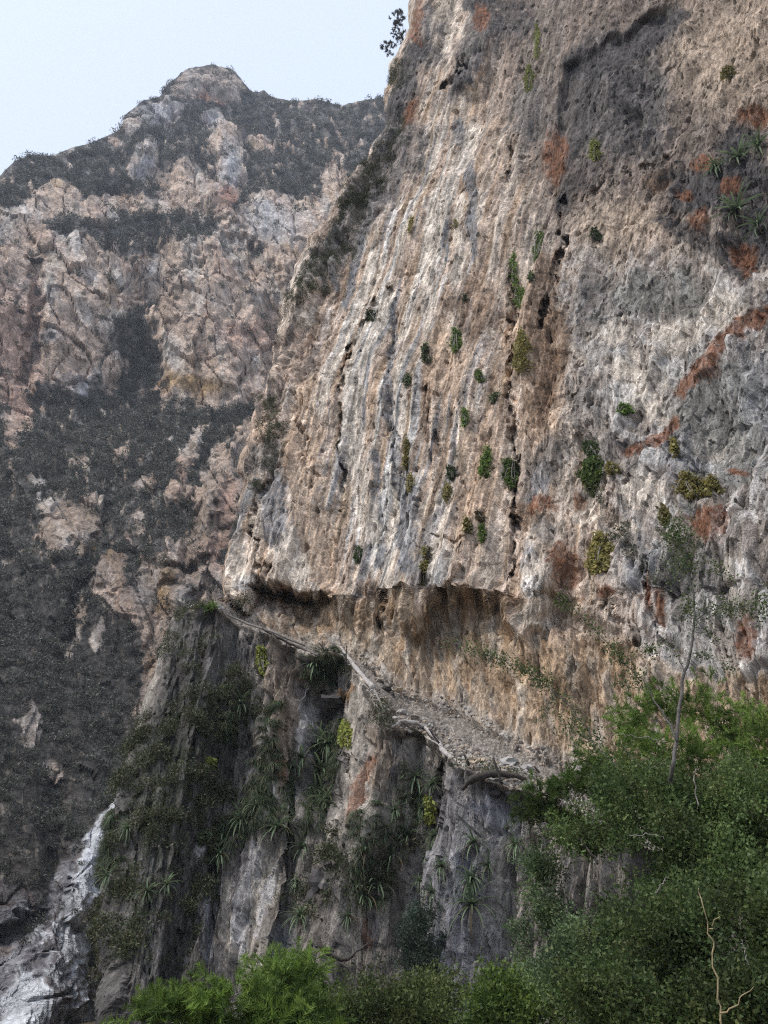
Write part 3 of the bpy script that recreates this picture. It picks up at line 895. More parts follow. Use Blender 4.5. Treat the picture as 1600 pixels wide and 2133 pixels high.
# below the trail
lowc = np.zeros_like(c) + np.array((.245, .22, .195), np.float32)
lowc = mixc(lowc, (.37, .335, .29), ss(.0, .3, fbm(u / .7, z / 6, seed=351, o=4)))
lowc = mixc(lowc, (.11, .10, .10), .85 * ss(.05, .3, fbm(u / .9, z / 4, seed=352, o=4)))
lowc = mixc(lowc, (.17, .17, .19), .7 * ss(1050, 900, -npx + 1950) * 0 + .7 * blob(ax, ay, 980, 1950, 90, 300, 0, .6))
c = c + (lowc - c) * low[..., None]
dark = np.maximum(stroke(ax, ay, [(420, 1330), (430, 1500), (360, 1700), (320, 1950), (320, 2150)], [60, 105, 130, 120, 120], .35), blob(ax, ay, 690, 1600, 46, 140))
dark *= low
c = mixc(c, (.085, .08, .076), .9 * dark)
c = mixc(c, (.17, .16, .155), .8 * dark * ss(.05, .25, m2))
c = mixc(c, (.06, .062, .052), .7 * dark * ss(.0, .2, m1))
paint((.36, .32, .275), .9, [([(640, 1350), (560, 1345), (520, 1320)], [22, 18, 14]), ([(800, 1470), (780, 1560), (755, 1750)], [40, 40, 26]), ([(870, 1550), (960, 1600)], [22, 26]), (540, 1960, 12, 120, 8), (500, 1960, 14, 70), (760, 2000, 30, 70), (770, 1960, 16, 60), (1100, 1640, 26, 14)])
paint((.25, .19, .14), .8, [([(590, 1390), (585, 1480)], [34, 40]), ([(600, 1500), (590, 1640)], 22), (800, 1600, 24, 70)])
paint((.45, .43, .42), .85, [([(545, 1780), (530, 1900), (520, 2000)], [12, 18, 18]), ([(580, 1800), (560, 1960)], 8), ([(460, 1850), (445, 2020)], [6, 10]), ([(648, 1480), (640, 1560)], 16), (410, 1790, 10, 26), (1100, 1740, 24, 20), (980, 1840, 5, 100), (1050, 1980, 16, 60), (575, 1680, 8, 50), (600, 1650, 7, 50),
                             (1000, 1580, 50, 16)])
paint((.21, .21, .235), .8, [([(1000, 1820), (980, 2000), (970, 2133)], [18, 26, 30]), ([(450, 1870), (440, 2020)], 20), (1060, 1700, 50, 40), (620, 2000, 30, 60)])
paint(RUST, .7, [([(785, 1600), (765, 1660), (758, 1720)], [12, 16, 8]), (790, 1960, 8, 40), (590, 1610, 12, 30)])
paint(DGREY, .8, [(690, 1560, 40, 80), (700, 1850, 40, 70), ([(932, 1600), (925, 1700)], 10), (440, 1262, 50, 6), (520, 1380, 40, 30)])
paint((.33, .19, .09), .8, [([(680, 1445), (740, 1450)], [10, 14])])
# trail bed
pc = np.zeros_like(c) + np.array((.27, .24, .21), np.float32)
pc = mixc(pc, (.34, .32, .30), ss(.0, .25, fbm(npx / 5, npy / 4, seed=361, o=3)) * ss(.25, .5, tp))
pc = mixc(pc, (.12, .105, .09), ss(.1, .35, fbm(npx / 7, npy / 5, seed=362, o=3)) * ss(.2, .5, tp))
c = c + (pc - c) * path_w[..., None]
c *= np.clip(1 + .22 * fbm(npx / 5, npy / 8, seed=371, o=2) + (1 - path_w) * calm * (.10 * a1 + .16 * a2 + .12 * a3), .3, 1.8)[..., None]
al = np.clip(wall * (1 - .8 * right) + .6 * cave + .55 * low, 0, 1) * (1 - path_w)
c = np.concatenate([c, al[..., None]], -1)

ids = np.arange(MX * MY).reshape(MY, MX)
Qg = np.stack([ids[:-1, :-1], ids[1:, :-1], ids[1:, 1:], ids[:-1, 1:]], -1)
rowc = (npy[:-1, :-1] + npy[1:, 1:]) / 2
cls = np.where(rowc < INN[:-1, :-1], 0, np.where(rowc < OUT[:-1, :-1], 1, 2))
cls = np.where((cls == 1) & (npx[:-1, :-1] > 1400), 2, cls)
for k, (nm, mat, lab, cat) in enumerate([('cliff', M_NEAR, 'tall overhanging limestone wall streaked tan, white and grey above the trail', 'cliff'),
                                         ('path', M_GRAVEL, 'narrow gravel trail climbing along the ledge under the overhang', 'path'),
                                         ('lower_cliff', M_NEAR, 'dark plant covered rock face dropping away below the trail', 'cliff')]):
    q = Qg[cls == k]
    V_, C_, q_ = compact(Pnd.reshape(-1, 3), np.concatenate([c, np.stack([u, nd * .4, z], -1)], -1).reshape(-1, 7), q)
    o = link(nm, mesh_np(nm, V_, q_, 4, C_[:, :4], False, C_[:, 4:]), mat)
    tag(o, lab, cat, kind='structure')

# lookups: photograph pixel -> point and outward normal on a sheet
def near_at(px, py):
    r = float(np.interp(py, ny1, np.arange(MY)))
    e = float(np.interp(r, np.arange(MY), E))
    t = np.clip((px - e) / (PR - e), 0, 1)
    cc_ = MW + float(np.interp(t, tt[MW:], np.arange(MX - MW)))
    i, j = int(round(r)), int(round(cc_))
    return Pnd[i, j].copy(), nn[i, j].copy()


def far_at(px, py):
    j = int(np.clip(round(float(np.interp(px, fx1, np.arange(NX)))), 0, NX - 1))
    i = int(np.clip(np.searchsorted(fpy[NB:, j], py) + NB, NB, NY - 1))
    return Pfd[i, j].copy(), nf[i, j].copy()


# ================================================================== VALLEY FLOOR
gx = np.concatenate([-np.geomspace(600, 30, 16), np.linspace(-26, 26, 60), np.geomspace(30, 600, 16)])
GX, GY = np.meshgrid(gx, gx)
GZ = -.3 + .25 * fbm(GX / 5, GY / 5, seed=401) - .04 * np.clip(-GX - 10, 0, 60)
ng = len(gx)
ids = np.arange(ng * ng).reshape(ng, ng)
Q = np.stack([ids[:-1, :-1], ids[:-1, 1:], ids[1:, 1:], ids[1:, :-1]], -1).reshape(-1, 4)
gc = np.zeros((ng * ng, 3)) + np.array((.09, .075, .05))
o = link('ground', mesh_np('ground', np.stack([GX, GY, GZ], -1).reshape(-1, 3), Q, 4, gc, True, np.stack([GX, GY, GZ], -1).reshape(-1, 3)), M_GROUND)
tag(o, kind='structure')

# thin evening haze filling the gorge
hv = [(x_, y_, z_) for x_ in (-640, 640) for y_ in (-640, 640) for z_ in (-8, 430)]
hme = bpy.data.meshes.new('haze')
hme.from_pydata(hv, [], [(0, 1, 3, 2), (4, 6, 7, 5), (0, 4, 5, 1), (2, 3, 7, 6), (0, 2, 6, 4), (1, 5, 7, 3)])
hm = bpy.data.materials.new('haze_air')
hm.use_nodes = True
hm.node_tree.nodes.clear()
ho = hm.node_tree.nodes.new('ShaderNodeOutputMaterial')
hp = hm.node_tree.nodes.new('ShaderNodeVolumePrincipled')
hp.inputs['Color'].default_value = (.80, .87, 1, 1)
hp.inputs['Density'].default_value = HAZE
hm.node_tree.links.new(hp.outputs[0], ho.inputs['Volume'])
tag(link('haze', hme, hm), 'thin pale blue haze in the air of the gorge', kind='stuff')

# ================================================================== PLANT HELPERS
def unit(v):
    return v / (np.linalg.norm(v, axis=-1, keepdims=True) + 1e-9)


def leaf_tris(C, D, L, W, colr, quad=False, r=None):
    """one blade per row: base C, direction D (unit), length L, width W"""
    n = len(C)
    r = r or rng
    side = unit(np.cross(D, unit(r.normal(size=(n, 3)))))
    L = np.asarray(L).reshape(-1, 1)
    W = np.asarray(W).reshape(-1, 1)
    if quad:
        V = np.stack([C, C + D * L * .45 + side * W * .5, C + D * L, C + D * L * .45 - side * W * .5], 1)
        F_ = np.arange(n * 4).reshape(n, 4)
        return V.reshape(-1, 3), F_, np.repeat(colr, 4, 0)
    V = np.stack([C - side * W * .5, C + side * W * .5, C + D * L], 1)
    return V.reshape(-1, 3), np.arange(n * 3).reshape(n, 3), np.repeat(colr, 3, 0)


def leafball(n, size, greens, r, flat=.7, quad=False):
    p = unit(r.normal(size=(n, 3))) * (r.random((n, 1)) ** .45)
    p[:, 2] = p[:, 2] * flat + .15
    lumps = unit(r.normal(size=(7, 3))) * .8
    p += .28 * lumps[r.integers(0, 7, n)]
    d = unit(p * .8 + r.normal(size=(n, 3)) * .8 + np.array([0, 0, .35]))
    g = np.array(greens)[r.integers(0, len(greens), n)] * r.uniform(.65, 1.35, (n, 1))
    return leaf_tris(p, d, r.uniform(.7, 1.4, n) * size, r.uniform(.4, .8, n) * size, g, quad, r)


def scatter(name, pts, nrm, size, protos, mat, label):
    """one uncountable mass: a clump copied to every vertex of this object's own mesh"""
    me = bpy.data.meshes.new(name)
    me.from_pydata([tuple(p) for p in pts], [], [])
    a = me.attributes.new('size', 'FLOAT', 'POINT'); a.data.foreach_set('value', np.asarray(size, np.float32))
    rot = np.stack([rng.uniform(-.4, .4, len(pts)), rng.uniform(-.4, .4, len(pts)), rng.uniform(0, 6.283, len(pts))], 1)
    if nrm is not None:
        for i, n_ in enumerate(nrm):
            q = Vector(n_).to_track_quat('Z', 'Y') @ Matrix.Rotation(random.uniform(0, 6.28), 3, 'Z').to_quaternion()
            rot[i] = q.to_euler()
    a = me.attributes.new('turn', 'FLOAT_VECTOR', 'POINT'); a.data.foreach_set('vector', rot.astype(np.float32).ravel())
    o = link(name, me)
    tag(o, label, kind='stuff')
    pc_ = bpy.data.collections.new(name + '_clumps')
    for i, (V, F_, C_) in enumerate(protos):
        m = mesh_np(name + '_clump', V, F_, F_.shape[1], C_, smooth=False)
        m.materials.append(mat)
        pc_.objects.link(bpy.data.objects.new(name + '_clump', m))
    ng_ = bpy.data.node_groups.new(name + '_spread', 'GeometryNodeTree')
    ng_.interface.new_socket('Geometry', in_out='INPUT', socket_type='NodeSocketGeometry')
    ng_.interface.new_socket('Geometry', in_out='OUTPUT', socket_type='NodeSocketGeometry')
    N, L = ng_.nodes.new, ng_.links.new
    gi, go = N('NodeGroupInput'), N('NodeGroupOutput')
    ci = N('GeometryNodeCollectionInfo'); ci.inputs['Collection'].default_value = pc_
    ci.inputs['Separate Children'].default_value = True; ci.inputs['Reset Children'].default_value = True
    ip = N('GeometryNodeInstanceOnPoints'); ip.inputs['Pick Instance'].default_value = True
    ri = N('FunctionNodeRandomValue'); ri.data_type = 'INT'
    ri.inputs[4].default_value = 0; ri.inputs[5].default_value = len(protos) - 1
    na = N('GeometryNodeInputNamedAttribute'); na.data_type = 'FLOAT'; na.inputs[0].default_value = 'size'
    nb = N('GeometryNodeInputNamedAttribute'); nb.data_type = 'FLOAT_VECTOR'; nb.inputs[0].default_value = 'turn'
    L(gi.outputs[0], ip.inputs['Points']); L(ci.outputs[0], ip.inputs['Instance']); L(ri.outputs[2], ip.inputs['Instance Index'])
    L(nb.outputs[0], ip.inputs['Rotation']); L(na.outputs[0], ip.inputs['Scale']); L(ip.outputs[0], go.inputs[0])
    md = o.modifiers.new('spread', 'NODES'); md.node_group = ng_
    return o


def tube(pts, rad, sides=6, wob=0.0):
    """tapered round limb through pts"""
    pts = np.asarray(pts, float)
    n = len(pts)
    rad = np.asarray(rad, float) if np.ndim(rad) else np.full(n, rad)
    t = unit(np.gradient(pts, axis=0))
    ref = np.array([0.3, .2, 1.0]) if abs(t[0][2]) < .8 else np.array([1.0, .2, .1])
    a = unit(np.cross(t, ref))
    b = np.cross(t, a)
    th = np.linspace(0, 2 * math.pi, sides, endpoint=False)
    rr_ = rad[:, None] * (1 + wob * rng.uniform(-1, 1, (n, sides)))
    V = pts[:, None] + a[:, None] * (np.cos(th)[None, :, None] * rr_[..., None]) + b[:, None] * (np.sin(th)[None, :, None] * rr_[..., None])
    V = V.reshape(-1, 3)
    F_ = []
    for i in range(n - 1):
        for j in range(sides):
            k = (j + 1) % sides
            F_.append((i * sides + j, i * sides + k, (i + 1) * sides + k, (i + 1) * sides + j))
    m0 = len(V)
    V = np.concatenate([V, pts[:1], pts[-1:]])
    for j in range(sides):
        k = (j + 1) % sides
        F_.append((m0, k, j, m0))
        F_.append((m0 + 1, (n - 1) * sides + j, (n - 1) * sides + k, m0 + 1))
    return V, F_


def tubes_mesh(name, lst):
    V, F_, off_ = [], [], 0
    for v_, f_ in lst:
        V += [tuple(p) for p in v_]
        F_ += [tuple(dict.fromkeys(i + off_ for i in q)) for q in f_]
        off_ += len(v_)
    me = bpy.data.meshes.new(name)
    me.from_pydata(V, [], F_)
    me.polygons.foreach_set('use_smooth', [True] * len(me.polygons))
    me.update()
    return me


def smooth_path(pts, n=8, jit=0.0):
    pts = np.asarray(pts, float)
    t = np.linspace(0, len(pts) - 1, n)
    i = np.clip(t.astype(int), 0, len(pts) - 2)
    f = (t - i)[:, None]
    p0 = pts[np.clip(i - 1, 0, None)]; p1 = pts[i]; p2 = pts[i + 1]; p3 = pts[np.clip(i + 2, None, len(pts) - 1)]
    q = .5 * (2 * p1 + (p2 - p0) * f + (2 * p0 - 5 * p1 + 4 * p2 - p3) * f ** 2 + (3 * p1 - p0 - 3 * p2 + p3) * f ** 3)
    if jit:
        q[1:-1] += rng.normal(size=(n - 2, 3)) * jit
    return q


# ================================================================== SCRUB ON THE MOUNTAIN
DRY = [(.09, .095, .078), (.075, .083, .066), (.115, .11, .09), (.06, .068, .058), (.15, .135, .115)]
OLIV = [(.06, .08, .035), (.08, .10, .04), (.045, .065, .03), (.10, .105, .05), (.075, .07, .045), (.13, .115, .07)]
fr = np.random.default_rng(5)
protos = [leafball(110, .30, DRY, fr) for _ in range(4)]
w_ = (1 - ss(.15, .55, FAR['rock'])) + .03 + .10 * ss(.1, .3, broken)
w_[:NB + 1] = 0
# more plants where the ground is large per cell
e_ = np.linalg.norm(np.cross(np.gradient(Pfd, axis=1), np.gradient(Pfd, axis=0)), axis=-1)
dist = np.linalg.norm(Pfd - CAM, axis=-1)
dens = w_ * e_ / dist ** 1.3
dens *= 1 - .6 * ss(900, 1200, fpy)
dens *= .08 + 1.2 * ss(-.2, .25, fbm(fpx / 16, fpy / 16, seed=501))
dens[(fpx > 900) | (fpx < -250)] = 0
pr_ = dens.ravel() / dens.sum()
idx = fr.choice(len(pr_), 14000, replace=False, p=pr_)
dd = dist.ravel()[idx]
sz = fr.uniform(.3, 1.0, len(idx)) ** 1.8 * np.interp(dd, [45, 100, 250], [.55, 1.25, 2.0])
scatter('mountain_scrub', Pfd.reshape(-1, 3)[idx] + nf.reshape(-1, 3)[idx] * .1, None, sz, protos, M_SCRUB, 'dark grey green scrub covering the ledges and slopes of the far mountain')
# bushes along the skyline
# ------------------------------------------------------------------ scrub and grass on the near rock
protos = [leafball(150, .20, OLIV, fr) for _ in range(4)]
vegm = np.zeros_like(npx)
for it, wgt in [(([(395, 1320), (400, 1420)], [40, 50]), .16), (([(490, 1430), (520, 1500)], 30), .7), (([(420, 1500), (330, 1560), (270, 1640)], [50, 46, 26]), 1.0), (([(330, 1640), (430, 1660), (350, 1700)], [60, 50, 60]), 1.0),
                (([(300, 1740), (270, 1900), (260, 2000)], [46, 46, 40]), .9), (([(400, 1790), (420, 1960)], [30, 30]), .45), ((440, 1700, 60, 60), 1.0), (([(350, 1850), (400, 2050)], 40), .35),
                (([(700, 1410), (670, 1400)], 36), .6), ((760, 1790, 60, 40), .7), ((770, 1850, 60, 50), .5), ((650, 1900, 40, 40), .5), ((855, 1830, 36, 30), .7), (([(860, 1620), (880, 1800)], 26), .35), ((1040, 1620, 50, 10), .8),
                (([(840, 280), (780, 400), (715, 520), (630, 640)], [20, 26, 26, 16]), 1.0), ((830, 170, 24, 30), .8), (([(575, 860), (590, 950)], [18, 20]), .6), ((560, 1010, 12, 40, 30), .4), (([(800, 1500), (830, 1530)], 8), .6),
                (([(1240, 1010), (1310, 1140), (1400, 1230)], 12), .25), ((520, 1280, 8, 8), .3), (([(380, 1278), (440, 1274)], 10), .5), (([(1520, 1040), (1590, 1090)], 4), .3)]:
    k = NR.of(it)
    vegm[k] = np.maximum(vegm[k], wgt * shape(ax[k], ay[k], it, .5))
vegm *= ss(.02, .22, fbm(npx / 22, npy / 34, seed=505, o=5)) + .05
vegm[:, :MW] *= 0
en = np.linalg.norm(np.cross(np.gradient(Pnd, axis=1), np.gradient(Pnd, axis=0)), axis=-1)
dens = vegm * en
pr_ = dens.ravel() / dens.sum()
idx = fr.choice(len(pr_), 2600, replace=False, p=pr_)
scatter('ledge_scrub', Pnd.reshape(-1, 3)[idx] + nn.reshape(-1, 3)[idx] * .02, None, .07 + .32 * fr.random(len(idx)) ** 2.6, protos, M_SCRUB, 'dark olive scrub and creepers covering the shaded knoll below the trail')


def grass_tuft(n, r, greens):
    V, F_, C_ = [], [], []
    for i in range(n):
        a_ = r.uniform(0, 6.283)
        d = unit(np.array([math.cos(a_) * .8, math.sin(a_) * .8, r.uniform(.3, 1.2)]))
        L_ = r.uniform(.6, 1.2)
        side = unit(np.cross(d, [0, 0, 1.0])) * .022
        g = np.array(greens[r.integers(0, len(greens))]) * r.uniform(.7, 1.4)
        k = len(V)
        for t in np.linspace(0, 1, 4):
            p = d * L_ * t + np.array([0, 0, -1.1 * t * t * L_])
            V += [p - side * (1.05 - t), p + side * (1.05 - t)]
            C_ += [g, g]
        F_ += [(k + 2 * j, k + 2 * j + 1, k + 2 * j + 3, k + 2 * j + 2) for j in range(3)]
    return np.array(V), np.array(F_), np.array(C_)


GRS = [(.05, .085, .04), (.06, .10, .05), (.04, .07, .035), (.09, .11, .055), (.14, .13, .075)]
protos = [grass_tuft(44, fr, GRS) for _ in range(4)]
gm = np.zeros_like(npx)
for it, wgt in [(([(572, 1500), (560, 1600), (535, 1680)], [18, 22, 20]), 1.0), (([(560, 1700), (500, 1740), (470, 1800)], [34, 36, 26]), 1.0), (([(650, 1400), (690, 1380)], 26), .8), ((600, 1640, 14, 40), .5), ((800, 1750, 40, 50), .6),
                ((795, 1840, 36, 60), .7), ((640, 1750, 30, 20), .3), ((480, 1500, 30, 50), .5), (([(690, 1530), (680, 1700)], 34), .35), (([(870, 1660), (850, 1740)], 26), .4), (([(240, 1700), (250, 1800)], 14), .6)]:
    k = NR.of(it)
    gm[k] = np.maximum(gm[k], wgt * shape(ax[k], ay[k], it, .5))
gm *= ss(-.2, .15, fbm(npx / 14, npy / 20, seed=507))
dens = gm * en
pr_ = dens.ravel() / dens.sum()
idx = fr.choice(len(pr_), 1500, replace=False, p=pr_)
scatter('ledge_grass', Pnd.reshape(-1, 3)[idx] + nn.reshape(-1, 3)[idx] * .03, None, fr.uniform(.22, .5, len(idx)), protos, M_SCRUB, 'coarse green grass hanging down the rock ribs below the trail')


# ================================================================== HANGING PLANTS ON THE WALL
def hanging(px, py, rx, ry, tone, label, n=None, ang=0, thick=.16):
    p0, n0 = near_at(px, py)
    m = .61e-3 * np.linalg.norm(p0 - CAM)       # metres per photograph pixel out there
    n = n or int(80 + 1.9 * rx * ry)
    pts, nr = [], []
    for i in range(n):
        while True:
            a_, b_ = rng.uniform(-1, 1, 2)
            if a_ * a_ + b_ * b_ < 1 - .45 * rng.random():
                break
        ca, sa = math.cos(R(ang)), math.sin(R(ang))
        w1 = .75 + .25 * math.sin(7 * b_ + px)
        x_, y_ = a_ * rx * w1, b_ * ry
        q, m_ = near_at(px + x_ * ca - y_ * sa, py + x_ * sa + y_ * ca)
        pts.append(q + m_ * rng.uniform(.0, thick) * (1.1 - a_ * a_) + rng.normal(size=3) * .03)
        nr.append(m_)
    pts, nr = np.array(pts), np.array(nr)
    D = unit(nr * .6 + np.array([0, 0, -.9]) + rng.normal(size=(n, 3)) * .6)
    g = {'yellow': (.27, .30, .075), 'green': (.13, .20, .05), 'olive': (.27, .24, .085), 'dark': (.08, .11, .05), 'brown': (.16, .12, .065)}[tone]
    rx, ry = rx * 1.18, ry * 1.1
    C_ = np.array(g) * rng.uniform(.55, 1.5, (n, 1)) * np.array([1, 1, 1]) + rng.uniform(-.01, .02, (n, 3)) * np.array([1.2, .8, .2])
    V, F_, CC = leaf_tris(pts - p0, D, rng.uniform(.07, .16, n), rng.uniform(.05, .10, n), np.clip(C_, .01, 1), True)
    root = link('hanging_plant', None, loc=p0)
    tag(root, label, 'plant', 'hanging plants rooted on the cliff wall')
    link('foliage', mesh_np('foliage', V, F_, 4, CC), M_LEAF, root)
    st = []
    for _ in range(5):
        q, m_ = near_at(px + rng.uniform(-.4, .4) * rx, py - ry * .7)
        q2, m2_ = near_at(px + rng.uniform(-.6, .6) * rx, py + ry * .8)
        st.append(tube(smooth_path([q - p0, (q + q2) / 2 + m_ * .15 - p0, q2 + m2_ * .1 - p0], 6), .012, 4))
    link('stems', tubes_mesh('stems', st), M_BARK, root)
    return root


for a_ in [
    (1108, 175, 17, 32, 'yellow', 'yellow green hanging fern clump high on the wall, lower half of the long strip'),
    (1128, 105, 10, 40, 'yellow', 'thin yellow green hanging strip high on the wall, above the broader clump'),
    (1250, 330, 15, 26, 'yellow', 'small yellow green tuft on the grey rock left of the dark rusty band'),
    (1530, 168, 24, 16, 'olive', 'olive hanging tuft near the upper right corner of the wall', None, -35),
    (1126, 520, 17, 40, 'green', 'long green hanging clump beside the vertical crack, upper of two'),
    (1078, 572, 8, 36, 'green', 'narrow green hanging strand left of the long clump by the crack'),
    (1086, 622, 18, 24, 'green', 'bright green leafy clump just below the narrow hanging strand'),
    (1122, 600, 8, 10, 'dark', 'tiny dark green tuft right of the bright leafy clump'),
    (962, 730, 15, 28, 'green', 'dense green oval clump alone on the pale streaked wall'),
    (1097, 750, 24, 48, 'olive', 'largest olive green hanging clump beside the dark vertical crack'),
    (903, 760, 9, 22, 'dark', 'dark thin tuft left of the dense oval clump on pale rock'),
    (1011, 803, 8, 13, 'green', 'tiny bright green tuft under the dense oval clump'),
    (866, 822, 11, 11, 'dark', 'tiny dark tuft on a pale knob above the grey streak'),
    (1040, 842, 14, 9, 'dark', 'flat dark green tuft on a small shelf left of the crack'),
    (987, 897, 8, 20, 'green', 'small drooping green strand below the flat tuft'),
    (1028, 985, 13, 38, 'green', 'left of the pair of long green clumps in the middle of the wall'),
    (1068, 990, 17, 32, 'green', 'right of the pair of long green clumps in the middle of the wall'),
    (866, 970, 9, 32, 'olive', 'long olive clump hanging at the top of the blue grey streaks'),
    (872, 1030, 8, 20, 'olive', 'short olive strand just above the blue grey curtain of rock'),
    (955, 1003, 12, 16, 'dark', 'dark ragged tuft between the grey streaks and the green pair'),
    (948, 1047, 7, 18, 'olive', 'small olive strand under the dark ragged tuft'),
    (1023, 1105, 7, 9, 'brown', 'tiny brown tuft above the white flake of rock'),
    (1027, 1135, 6, 18, 'green', 'thin green strand hanging under the tiny brown tuft'),
    (1002, 1130, 6, 14, 'olive', 'thin olive strand left of the tiny brown tuft'),
    (1232, 935, 18, 16, 'dark', 'dark green tuft just over the big clump on the rusty shoulder'),
    (1238, 990, 29, 40, 'green', 'big dark green clump in the middle of the right wall'),
    (1290, 990, 14, 13, 'olive', 'small olive tuft to the right of the big dark clump'),
    (1308, 860, 18, 13, 'green', 'small bright tuft on the grey rock under the pale patch'),
    (1424, 950, 7, 14, 'olive', 'tiny olive tuft near the end of the rusty streak'),
    (1260, 1165, 34, 46, 'olive', 'large round dry olive cushion hanging on the pale rock'),
    (1450, 1020, 38, 26, 'olive', 'mustard coloured bushy clump over the big rust patch'),
    (1510, 1032, 34, 11, 'olive', 'thin mustard fringe running along the crack from the bushy clump', None, 22),
    (1397, 1082, 13, 15, 'olive', 'small mustard tuft at the top of the leaning foreground branch'),
    (912, 1200, 8, 34, 'olive', 'olive moss strand along the left edge of the white flake'),
    (985, 645, 4, 6, 'dark', 'single dark speck of plant on the upper streaked wall'),
    (780, 668, 12, 12, 'dark', 'small dark bush on the pale ridge left of the long grey streak'),
    (1248, 497, 12, 12, 'dark', 'dark wispy tuft in the grey band under the yellow green tuft'),
    (962, 492, 7, 8, 'olive', 'tiny olive tuft among the upper white streaks'),
    (866, 488, 7, 22, 'olive', 'faint olive strand left of the upper white streaks'),
    (748, 1155, 12, 16, 'dark', 'dark tuft on the orange wall just over the overhang'),
    (553, 1400, 13, 28, 'yellow', 'yellow green clump in the cleft right of the dark knoll'),
    (738, 1545, 14, 28, 'yellow', 'yellow green clump beside the pale rib below the trail'),
    (908, 1697, 12, 24, 'yellow', 'yellow green clump between rosettes on the lower rock'),
    (440, 1590, 14, 8, 'yellow', 'small yellow tuft on the black slab of the knoll'),
    (443, 1277, 22, 9, 'green', 'grassy green cap on top of the dark knoll'),
    (420, 1765, 12, 10, 'dark', 'small dark cushion under the black slab of the knoll')]:
    hanging(*a_)


# ================================================================== ROSETTES
def blade(r):
    """long arching leaf along +X, bending towards -Z, shallow channel across"""
    V, F_, C_ = [], [], []
    n = 6
    L_ = 1.0
    ph = r.uniform(.9, 1.7)
    for i in range(n + 1):
        t = i / n
        a_ = t * ph
        x_ = L_ * (math.sin(a_) / ph) if ph else t
        z_ = -L_ * (1 - math.cos(a_)) / ph
        w = .050 * (1 - t) ** .6 + .002
        V += [(x_, -w, z_ + w * .5), (x_, 0, z_), (x_, w, z_ + w * .5)]
        gcol = np.array((.135, .185, .105)) * (.6 + .9 * t)
        C_ += [gcol, gcol * 1.15, gcol]
    for i in range(n):
        for j in (0, 1):
            k = i * 3 + j
            F_.append((k, k + 1, k + 4, k + 3))
    return np.array(V), np.array(F_), np.array(C_)


BLADES = []
for i in range(5):
    V, F_, C_ = blade(fr)
    if i == 4:
        C_ = C_ * 0 + np.array((.20, .155, .10))
    m_ = mesh_np('leaf', V, F_, 4, C_)
    m_.materials.append(M_LEAF)
    BLADES.append((m_, V, F_, C_))


def rosette_dirs(n, axis, r):
    axis = unit(axis)
    out = []
    for i in range(n):
        th = i * 2.39996
        el = math.acos(1 - (i + .7) / n * 1.02)
        a = unit(np.cross(axis, [.1, .2, 1.0])); b = np.cross(axis, a)
        d = axis * math.cos(el) + (a * math.cos(th) + b * math.sin(th)) * math.sin(el)
        out.append(unit(d + r.normal(size=3) * .10))
    return out


def frame(d):
    up = np.array([0, 0, 1.0])
    zz = up - d * d[2]
    if np.linalg.norm(zz) < .15:
        zz = unit(rng.normal(size=3)); zz = zz - d * (zz @ d)
    zz = unit(zz)
    yy = np.cross(zz, d)
    return np.stack([d, yy, zz], 1)


def rosette(px, py, rad, label, parts=True, n=30):
    p0, n0 = near_at(px, py)
    m = .61e-3 * np.linalg.norm(p0 - CAM)
    L_ = rad * m * 1.45
    axis = unit(n0 * 1.0 + np.array([0, 0, .25]) + rng.normal(size=3) * .32)
    n = int(n * rng.uniform(.6, 1.2))
    loc = p0 + n0 * .14
    root = link('rosette_plant', None, loc=loc) if parts else None
    Vs, Fs, Cs, off_ = [], [], [], 0
    for i, d in enumerate(rosette_dirs(n, axis, rng)):
        k = 4 if (i > n * .8 and rng.random() < .6) else rng.integers(0, 4)
        s_ = L_ * rng.uniform(.6, 1.15)
        Mx = frame(d) * s_
        if parts:
            o_ = bpy.data.objects.new('leaf', BLADES[k][0])
            col.objects.link(o_)
            o_.parent = root
            M4 = Matrix([[*Mx[0], 0], [*Mx[1], 0], [*Mx[2], 0], [0, 0, 0, 1]])
            o_.matrix_local = M4
        else:
            Vs.append(BLADES[k][1] @ Mx.T); Fs.append(BLADES[k][2] + off_); Cs.append(BLADES[k][3] * rng.uniform(.75, 1.3)); off_ += len(BLADES[k][1])
    if not parts:
        root = link('rosette_plant', mesh_np('rosette_plant', np.concatenate(Vs), np.concatenate(Fs), 4, np.concatenate(Cs)), M_LEAF, loc=loc)
    tag(root, label, 'plant', 'spiky rosette plants on the rock')
    return root


